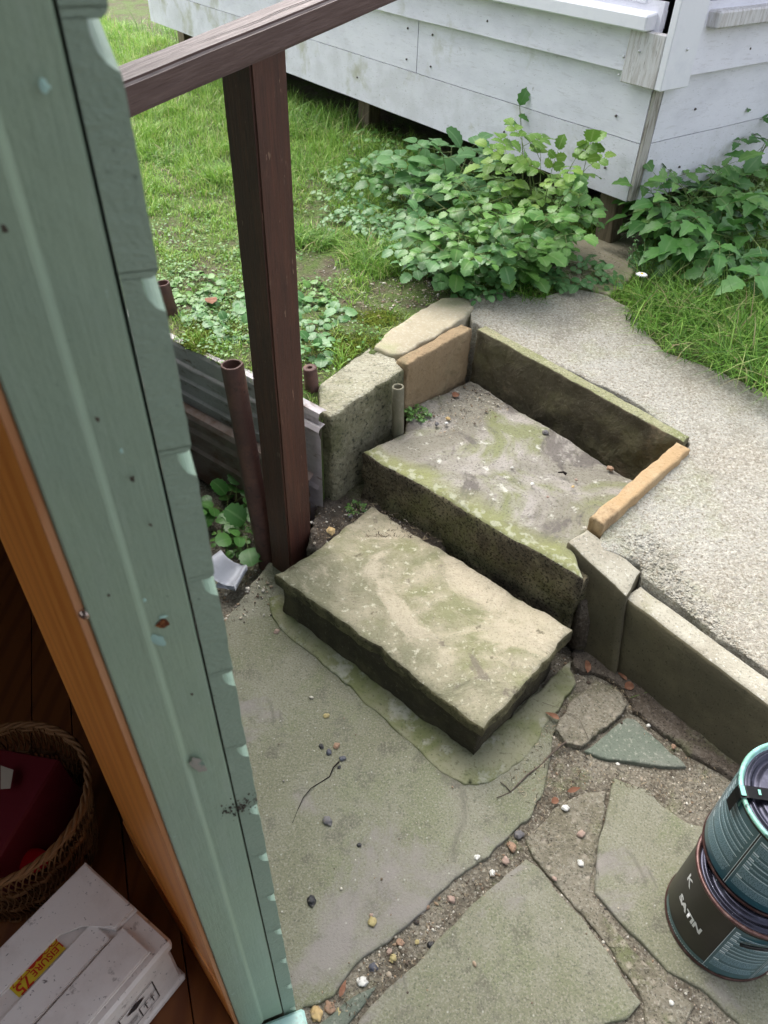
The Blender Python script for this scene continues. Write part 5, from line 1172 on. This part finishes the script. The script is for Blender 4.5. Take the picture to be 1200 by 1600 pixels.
def tuft(px, py, n, sp, hh, label, z=.46, seed=0, asp=1.0, wd=.0046, name='grass_tuft'):
    c = P(px, py, z); a = rng.uniform(0, 2*np.pi, n); r = sp*np.sqrt(rng.uniform(0, 1, n)); xx = c.x+np.cos(a)*r; yy = c.y+np.sin(a)*r*asp
    o = blades(name, xx, yy, np.full(n, z-.01), hh*rng.uniform(.3, 1.15, n)*(1+.3*(rng.uniform(0, 1, n) > .93)), wd*rng.uniform(.4, 1.15, n), 1.8, K['grass_long'])
    o.data.transform(Matrix.Translation((-c.x, -c.y, -z))); o.location = (c.x, c.y, z); return tag(o, label, 'grass tuft', 'long grass tufts')
patch_ = None
for a in [(1040, 478, 430, .11, .15, 'long grass tuft beside the daisy at the terrace edge'), (1120, 500, 560, .14, .17, 'largest long grass tuft spilling over the terrace at the right'), (1195, 545, 430, .12, .16, 'long grass tuft at the right edge, lowest on the terrace'), (1190, 450, 450, .13, .20, 'long grass tuft under the dark glossy weeds at the right edge'),
          (1150, 345, 500, .16, .24, 'tall bright grass growing at the foot of the right hand white wall'), (600, 405, 700, .13, .10, 'grass tuft fringing the bare earth left of the middle clump'), (665, 400, 500, .10, .10, 'grass tuft under the lower left of the middle clump'), (490, 375, 450, .09, .08, 'short thick tuft beside the post at mid height'),
          (495, 205, 700, .22, .16, 'long grass tuft in front of the dark gap right of the post'), (460, 265, 400, .14, .12, 'grass tuft touching the right side of the post'), (345, 280, 400, .10, .10, 'dark thick tuft left of the post'), (270, 250, 300, .12, .10, 'loose tuft in the lawn beside the green frame'),
          (300, 130, 600, .28, .17, 'long grass under the far end of the rail'), (215, 60, 500, .35, .18, 'long grass at the far left corner of the white wall'), (575, 270, 350, .14, .12, 'tuft below the middle stump'), (820, 455, 160, .08, .07, 'thin grass at the foot of the middle clump'), (1085, 540, 170, .10, .12, 'grass tuft lapping over the pale concrete, left of the right edge'), (1160, 572, 170, .09, .11, 'short tuft at the very edge of the terrace near the right side'), (1018, 505, 170, .08, .11, 'tuft just right of the daisy'), (1225, 600, 170, .10, .12, 'tuft cut by the right edge of the picture')]:
    tuft(*a[:5], a[5])
# small leaved lawn weeds and moss
N0 = 60000; x = rng.uniform(-1.6, 1.2, N0); y = rng.uniform(1.45, 3.8, N0); px_, py_, dd = proj_np(np.c_[x, y, np.full(N0, .45)])
k = (px_ > 60) & (px_ < 900) & (py_ < 640) & in_lawn(x, y); x, y, px_, py_ = x[k], y[k], px_[k], py_[k]
n3 = vnoise(x, y, 7, 11); wt = np.exp(-((px_-330)/210)**2-((py_-470)/105)**2)*1.1+.35*np.exp(-((px_-600)/160)**2-((py_-340)/90)**2)+.12; bare = ell(640, 470, 95, 34)+ell(505, 415, 50, 24)*.8
k = rng.uniform(0, 1, len(x)) < np.clip(wt*(.55+1.2*n3)-bare*.8, 0, 1); x, y = x[k], y[k]; N_ = len(x)
zz = np.array([Lz2(a, b) for a, b in zip(x, y)]); a = rng.uniform(0, 2*np.pi, N_)
o = leaves_mesh('lawn_weeds', T_TINY, np.c_[x, y, zz+rng.uniform(.003, .018, N_)], np.c_[np.cos(a), np.sin(a), rng.uniform(-.1, .3, N_)], np.c_[rng.normal(0, .3, N_), rng.normal(0, .3, N_), np.ones(N_)], rng.uniform(.007, .016, N_), K['leaf_mid'])
tag(o, 'small-leaved weeds mixed in the lawn', 'lawn weeds', None, 'stuff')
xs, ys, zs = [], [], []
for (mx, my, rx, ry, n_) in ((300, 548, 32, 16, 3500), (430, 575, 30, 14, 2200), (545, 548, 55, 20, 4500), (592, 505, 32, 12, 2600), (560, 570, 18, 8, 1000), (335, 520, 50, 20, 2000)):
    qx = rng.normal(mx, rx*.5, n_); qy = rng.normal(my, ry*.5, n_)
    for a, b in zip(qx, qy):
        p = P(a, b, .43); xs.append(p.x); ys.append(p.y)
xs, ys = np.array(xs), np.array(ys); k = in_lawn(xs, ys); xs, ys = xs[k], ys[k]; zs = np.array([Lz2(a, b) for a, b in zip(xs, ys)])
o = blades('moss', xs, ys, zs-.001, rng.uniform(.004, .011, len(xs)), rng.uniform(.002, .0035, len(xs)), 1.2, K['moss']); tag(o, 'yellow-green moss at the lawn edge', 'moss', None, 'stuff')

# ================================================================== STONES, TWIGS, LITTER
def ico(sub=2):
    bm = bmesh.new(); bmesh.ops.create_icosphere(bm, subdivisions=sub, radius=1.0); bm.verts.ensure_lookup_table()
    V = np.array([v.co for v in bm.verts]); Fc_ = np.array([[v.index for v in f.verts] for f in bm.faces]); bm.free(); return V, Fc_
IV, IF = ico(1)
def gravel(name, x, y, z, s, label, m=None):
    N_ = len(x); base = np.repeat(IV[None], N_, 0)*(1+rng.uniform(-.22, .22, (N_, len(IV), 1))); sc = np.c_[rng.uniform(.7, 1.3, N_), rng.uniform(.6, 1.0, N_), rng.uniform(.35, .7, N_)]*s[:, None]
    base = base*sc[:, None, :]; a = rng.uniform(0, 2*np.pi, N_); c, s_ = np.cos(a)[:, None], np.sin(a)[:, None]
    X = base[:, :, 0]*c-base[:, :, 1]*s_; Y = base[:, :, 0]*s_+base[:, :, 1]*c; co = np.stack([X+x[:, None], Y+y[:, None], base[:, :, 2]+z[:, None]], 2)
    fc = (IF[None]+(np.arange(N_)*len(IV))[:, None, None]).reshape(-1, 3); o = finish(name, np_mesh(name, co.reshape(-1, 3), fc), m or K['gravel']); return tag(o, label, 'gravel', None, 'stuff')
flags2 = [[(v.x, v.y) for v in pz(q)] for q in (
    [(300, 1030), (355, 965), (421, 877), (470, 900), (700, 1060), (860, 1075), (872, 1120), (860, 1180), (850, 1237), (829, 1275), (754, 1342), (700, 1383), (633, 1450), (554, 1508), (521, 1556), (500, 1567), (474, 1572), (455, 1640), (430, 1700), (380, 1750), (300, 1500)],
    [(823, 1340), (905, 1428), (982, 1539), (1003, 1566), (982, 1590), (930, 1700), (800, 2000), (520, 1850), (500, 1700), (558, 1600), (608, 1542), (700, 1450), (775, 1379)],
    [(959, 1214), (1036, 1259), (1140, 1300), (1330, 1400), (1400, 1600), (1330, 1800), (1240, 1680), (1104, 1549), (1043, 1516), (959, 1428), (930, 1394), (935, 1317)],
    [(913, 1173), (942, 1151), (979, 1121), (992, 1124), (1073, 1197), (952, 1187)])]
N0 = 26000; qx = rng.uniform(330, 1230, N0); qy = rng.uniform(860, 1640, N0); pts = np.array([P(a, b, 0)[:] for a, b in zip(qx, qy)])
on = np.zeros(N0, bool)
for f in flags2: on |= inside(pts[:, 0], pts[:, 1], f)
kerbside = (pts[:, 0]*.669+pts[:, 1]*.743) > 1.262
hollow = (qx < 425) & (qy < 975)
pr = np.where(on, .020, .30); pr = np.where(hollow, .9, pr); dens_n = vnoise(pts[:, 0], pts[:, 1], 14, 3); pr *= np.clip(.8+1.4*dens_n, .1, 2)
k = (rng.uniform(0, 1, N0) < pr) & ~kerbside; pts, on, hollow = pts[k], on[k], hollow[k]; n_ = len(pts)
s_ = np.where(on, .0011, .0016)*rng.lognormal(0, .5, n_); s_ = np.where(hollow, s_*2.0, s_); s_ = np.clip(s_, .0006, .0062)
zq = np.array([low_z(a, b) for a, b in zip(pts[:, 0], pts[:, 1])]); zq = np.where(on, .0058, zq)
gravel('gravel', pts[:, 0], pts[:, 1], zq+s_*.3, s_, 'loose grit and small stones in the joints of the lower yard')
def patch(name, quad, n, z, smin, smax, label, pull=1.0):
    P4 = [Vector(P(*q, z)) for q in quad]; u, v = rng.uniform(0, 1, n), rng.uniform(0, 1, n)**pull; A4 = np.array([p[:] for p in P4])
    p = (1-v)[:, None]*((1-u)[:, None]*A4[0]+u[:, None]*A4[1])+v[:, None]*((1-u)[:, None]*A4[3]+u[:, None]*A4[2]); s = rng.uniform(smin, smax, n)*rng.lognormal(0, .4, n)
    return p, s
p, s = patch('', [(735, 596), (800, 640), (700, 690), (640, 640)], 420, .293, .0009, .0022, '', 1.6); gravel('gravel', p[:, 0], p[:, 1], p[:, 2]+.001, s, 'loose grit gathered in the far corner of the sunken bay')
p, s = patch('', [(490, 790), (640, 800), (640, 850), (480, 850)], 420, .138, .0010, .0028, ''); gravel('gravel', p[:, 0], p[:, 1], p[:, 2]+.001, s, 'grit and dirt between the post and the upper step')
p, s = patch('', [(470, 395), (700, 425), (690, 465), (540, 510)], 900, .45, .0012, .0035, ''); p[:, 2] = [Lz2(a, b) for a, b in zip(p[:, 0], p[:, 1])]; gravel('gravel', p[:, 0], p[:, 1], p[:, 2]+.001, s, 'small pale stones in the bare earth of the lawn')
p, s = patch('', [(960, 850), (1010, 840), (1190, 1010), (1140, 1000)], 1900, .28, .0012, .0030, ''); p[:, 2] = [terr_z(a, b) for a, b in zip(p[:, 0], p[:, 1])]; k = inside(p[:, 0], p[:, 1], terr2); gravel('gravel', p[k, 0], p[k, 1], p[k, 2]-.0004, s[k], 'pebbles showing in the eroded edge of the terrace', K['concrete'])
# dry fibres and bits
def litter(name, quads, label):
    C_ = []; 
    for quad, n, z, L in quads:
        p, _ = patch('', quad, n, z, 1, 1, ''); a = rng.uniform(0, np.pi, n); ln = L*rng.uniform(.3, 1.2, n); dx = np.c_[np.cos(a)*ln, np.sin(a)*ln, rng.normal(0, .12, n)*ln]; wd = np.c_[-np.sin(a), np.cos(a), np.zeros(n)]*rng.uniform(.0003, .0011, n)[:, None]
        m = p+dx*.5+wd*rng.uniform(-6, 6, n)[:, None]; up_ = np.array([0, 0, .0018]); C_.append(np.stack([p-wd+up_, p+wd+up_, m+wd+up_*1.5, m-wd+up_*1.5, p+dx+wd*.3+up_, p+dx-wd*.3+up_], 1))
    co = np.concatenate(C_); f = np.array([(0, 1, 2, 3), (3, 2, 4, 5)]); fc = (f[None]+(np.arange(len(co))*6)[:, None, None]).reshape(-1, 4)
    return tag(finish(name, np_mesh(name, co.reshape(-1, 3), fc), K['litter']), label, 'litter', None, 'stuff')
litter('plant_litter', [([(905, 1010), (975, 1045), (1150, 1190), (990, 1120)], 420, .006, .012), ([(780, 1200), (900, 1080), (930, 1200), (850, 1290)], 260, .003, .012), ([(500, 1580), (840, 1270), (870, 1310), (560, 1600)], 260, .003, .008), ([(900, 1200), (1130, 1200), (1180, 1290), (1000, 1240)], 180, .003, .008),
                        ([(480, 845), (570, 775), (700, 850), (640, 840)], 330, .146, .016), ([(640, 640), (740, 590), (800, 640), (690, 690)], 160, .296, .010), ([(350, 880), (415, 860), (400, 900), (355, 950)], 120, -.02, .014), ([(880, 380), (980, 400), (960, 450), (840, 440)], 160, .475, .02)], 'dry stalks and dark crumbs lying in the corners')
random.seed(21)
def surf(px, py, lvl):
    z = {'yard': .004, 'joint': -.002, 'low': zL+.001, 'up': .293, 'mound': .14, 'terr': .45, 'lawn': .45, 'hollow': -.03}[lvl]; return P(px, py, z)
def pebble(px, py, lvl, size, m, label, asp=.8, name='pebble', rz=None, grp='pebbles on the yard and steps', cat='pebble', ang=0.0):
    c = surf(px, py, lvl); dep = (CAMR.transposed() @ (c-Vector((0, 0, CAMH)))).z*-1; r = size*dep/FPX/2*.92; z_in = .05 if lvl == 'joint' else .30
    bm = bmesh.new(); bmesh.ops.create_icosphere(bm, subdivisions=3, radius=1.0); sd2 = random.uniform(0, 50)
    th = random.uniform(0, 3.1) if rz is None else rz
    for v in bm.verts:
        k = 1+.42*noise.noise(v.co*1.5+Vector((sd2, 0, 0)))+.08*noise.noise(v.co*3+Vector((0, sd2, 0)))
        if ang: q = v.co; k *= 1-ang*.35*max(0, max(abs(q.x+.3*q.y), abs(q.y-.2*q.z), abs(q.z))-.72)
        v.co = Vector((v.co.x*k, v.co.y*k*asp, v.co.z*k*.55))*r
    bm.transform(Matrix.Rotation(th, 4, 'Z')); bm.transform(Matrix.Translation(c+RZ*r*z_in))
    return single(name, bm, K[m], label, cat, grp, smooth=True)
for a in [(517, 831, 'low', 17, 'p_tan', 'smooth tan pebble on the near left corner of the lower step'), (852, 677, 'up', 13, 'p_grey', 'round grey pebble against the dark back of the sunken bay'), (953, 733, 'up', 13, 'p_orange', 'orange-brown stone in the right corner of the sunken bay'),
          (900, 750, 'up', 6, 'p_pink', 'small pinkish pebble on the upper landing right of the black bolt'), (895, 761, 'up', 6, 'p_tan', 'small tan pebble on the upper landing under the black bolt'), (832, 757, 'up', 8, 'p_white', 'white chip on the upper landing left of the black bolt'), (856, 777, 'up', 6, 'p_pink', 'small pink chip in the middle of the upper landing'),
          (432, 987, 'yard', 10, 'p_pink', 'pinkish pebble on the big slab left of the mortar fillet'), (510, 1119, 'yard', 11, 'p_yellow', 'yellowish pebble above the berries on the big slab'), (502, 1167, 'yard', 10, 'p_black', 'leftmost black berry of the cluster on the big slab'), (514, 1176, 'yard', 11, 'p_blue', 'blue-black berry in the middle of the cluster'),
          (526, 1166, 'yard', 12, 'p_orange', 'orange pebble touching the berry cluster'), (535, 1186, 'yard', 12, 'p_blue', 'dark grey stone at the right of the berry cluster'), (530, 1199, 'yard', 7, 'p_black', 'small black crumb below the berry cluster'), (512, 1284, 'yard', 17, 'p_grey', 'smooth grey pebble below the twig on the big slab'),
          (561, 1321, 'yard', 9, 'p_black', 'small round black berry alone on the big slab'), (487, 1409, 'yard', 18, 'p_black', 'largest black berry, at the lower left of the big slab'), (582, 1441, 'yard', 17, 'p_yellow', 'yellow pebble near the lower edge of the big slab'), (580, 1430, 'yard', 7, 'p_pink', 'tiny pink pebble touching the yellow one'),
          (745, 1340, 'yard', 10, 'p_white', 'white pebble at the upper right of the gritty joint'), (667, 1417, 'joint', 10, 'p_orange', 'orange chip at the edge of the big slab'), (705, 1405, 'joint', 15, 'p_pink', 'square pink stone in the middle of the gritty joint'), (800, 1323, 'joint', 20, 'p_orange', 'orange and cream stone at the top of the gritty joint'),
          (790, 1345, 'joint', 15, 'p_pink', 'pinkish brown stone below the orange and cream one'), (769, 1364, 'joint', 13, 'p_white', 'cream lump of stone in the gritty joint'), (811, 1304, 'joint', 17, 'p_grey', 'flat grey-brown pebble near the tip of the big slab'), (625, 1473, 'joint', 15, 'p_orange', 'brick-coloured stone in the lower joint'),
          (652, 1472, 'joint', 10, 'p_yellow', 'yellow chip beside the brick-coloured stone'), (614, 1498, 'joint', 15, 'p_yellow', 'mustard stone in the lower joint'), (608, 1487, 'joint', 12, 'p_pink', 'pink stone above the mustard one'), (583, 1512, 'joint', 16, 'p_blue', 'smooth blue-grey pebble in the lower joint'),
          (566, 1534, 'joint', 20, 'p_white', 'lumpy white stone in the lower joint'), (569, 1557, 'joint', 10, 'p_tan', 'small tan pebble below the lumpy white stone'), (515, 1574, 'joint', 22, 'p_orange', 'long orange stone near the green frame'), (494, 1584, 'joint', 24, 'p_tan', 'biggest tan pebble, next to the green frame'),
          (529, 1582, 'joint', 13, 'p_yellow', 'pale yellow chip beside the long orange stone'), (673, 1476, 'joint', 13, 'p_black', 'black lump in the joint above the pointed slab'), (883, 1263, 'yard', 13, 'p_white', 'white pebble on the rubbly strip above the pointed slab'), (907, 1349, 'yard', 12, 'p_white', 'white pebble in the joint beside the slab under the tins'),
          (908, 1304, 'yard', 14, 'p_pink', 'pink pebble set in the rubbly strip'), (866, 1373, 'yard', 9, 'p_pink', 'small pink pebble right of the pointed tip'), (1052, 1167, 'yard', 10, 'p_orange', 'orange-brown pebble beside the small triangular slab'), (1071, 1153, 'yard', 8, 'p_grey', 'grey pebble between the triangular slab and the kerb'),
          (1013, 1134, 'yard', 7, 'p_white', 'small white pebble at the corner of the triangular slab'), (965, 1194, 'yard', 7, 'p_white', 'white chip at the lower edge of the triangular slab'), (1049, 1567, 'yard', 9, 'p_white', 'white pebble at the bottom right below the tins'), (914, 1143, 'yard', 10, 'p_tan', 'tan pebble sitting on the concrete lump'), (908, 1122, 'yard', 12, 'p_orange', 'reddish pebble set in the concrete lump'),
          (800, 731, 'up', 5, 'p_white', 'tiny white chip in the middle of the upper landing'), (700, 655, 'up', 9, 'p_tan', 'tan pebble in the grit beside the sprout'), (682, 663, 'up', 9, 'p_grey', 'grey pebble in the grit of the bay corner'), (697, 662, 'up', 8, 'p_white', 'pale chip in the grit of the bay corner'), (548, 808, 'mound', 9, 'p_grey', 'small grey pebble in the dirt behind the lower step')]:
    px0, py0, lvl, sz, m_, lb_ = a
    pebble(px0, py0, lvl, sz, m_, lb_, ang=1.0 if ('chip' in lb_ or 'stone' in lb_) else 0)
def twig(pts, r, label, m='twig', z=.006, name='twig', cat='twig', branch=()):
    bm = bmesh.new(); q = [P(a, b, z+(dz if (dz := 0) else 0)) for a, b in pts]; n = len(q); tube(bm, [p+RZ*.003*math.sin(i*1.7) for i, p in enumerate(q)], [r*(1-.6*i/(n-1)) for i in range(n)], 6)
    for bpts in branch: tube(bm, [P(a, b, z+.002) for a, b in bpts], r*.5, 5)
    return single(name, bm, K[m], label, cat, 'twigs and stalks', smooth=True)
twig([(530, 1190), (521, 1200), (515, 1213), (500, 1222), (486, 1232), (474, 1247), (465, 1265), (457, 1285)], .0016, 'thin curved dark twig trailing from the berries on the big slab', m='crack')
twig([(899, 1151), (880, 1163), (862, 1177), (845, 1195), (825, 1210), (810, 1225), (798, 1237), (784, 1243), (776, 1247)], .0026, 'grey forked twig lying beside the mortar fillet', branch=[[(798, 1237), (790, 1228), (782, 1222)]])
twig([(885, 741), (880, 739), (872, 738)], .0042, 'short black bolt lying on the upper landing', m='crack', z=.296, name='black_bolt', cat='bolt')
twig([(905, 968), (940, 990), (985, 1005)], .0006, 'dry pale grass stalk near the foot of the short kerb', m='stem', z=.05, name='dry_stalk', cat='stalk')
twig([(688, 797), (689, 825), (687, 850)], .0007, 'thin upright dry stalk behind the lower step', m='twig', z=.16, name='dry_stalk', cat='stalk')
twig([(985, 1090), (1010, 1083), (1035, 1072)], .0009, 'pale straw lying in the dark corner under the kerb', m='stem', z=.012, name='dry_stalk', cat='stalk')
twig([(920, 1155), (905, 1125), (880, 1108), (840, 1094), (832, 1092)], .0006, 'thin wiry stalk with a red leaf on the mortar fillet', z=.016, name='dry_stalk', cat='stalk')
def dead(px, py, z, size, label, ang, tpl=T_LANCE):
    c = P(px, py, z); dep = (CAMR.transposed() @ (c-Vector((0, 0, CAMH)))).z*-1; s = size*dep/FPX
    o = leaves_mesh('dead_leaf', tpl, [c-Vector((math.cos(ang), math.sin(ang), 0))*s*.5+RZ*.003], [(math.cos(ang), math.sin(ang), .12)], [(.1, -.3, 1)], [s], K['deadleaf'])
    o.data.transform(Matrix.Translation(-c)); o.location = c; return tag(o, label, 'leaf', 'dead leaves')
dead(863, 1119, .016, 24, 'reddish dead leaf on the mortar fillet', 2.6); dead(897, 1235, .006, 24, 'pink-brown curled leaf above the rubbly strip', .3); dead(918, 1040, .012, 30, 'bright rust-red leaf in the dark corner by the kerb', 1.4); dead(972, 1057, .012, 20, 'brown leaf under the joint between the two kerbs', 2.2)
dead(712, 618, .297, 15, 'orange-red leaf scrap in the far corner of the sunken bay', .9, T_OVAL); dead(536, 1545, .004, 26, 'rust-coloured leaf in the lower joint', 1.2); dead(983, 1073, .012, 18, 'tan leaf fragment beside the concrete lump', .4, T_OVAL); dead(330, 470, .46, 26, 'brown fallen leaf in the lawn beyond the far pipe', 1.9, T_OVAL); dead(867, 1252, .006, 14, 'small red leaf fragment near the tip of the big slab', .5, T_OVAL)
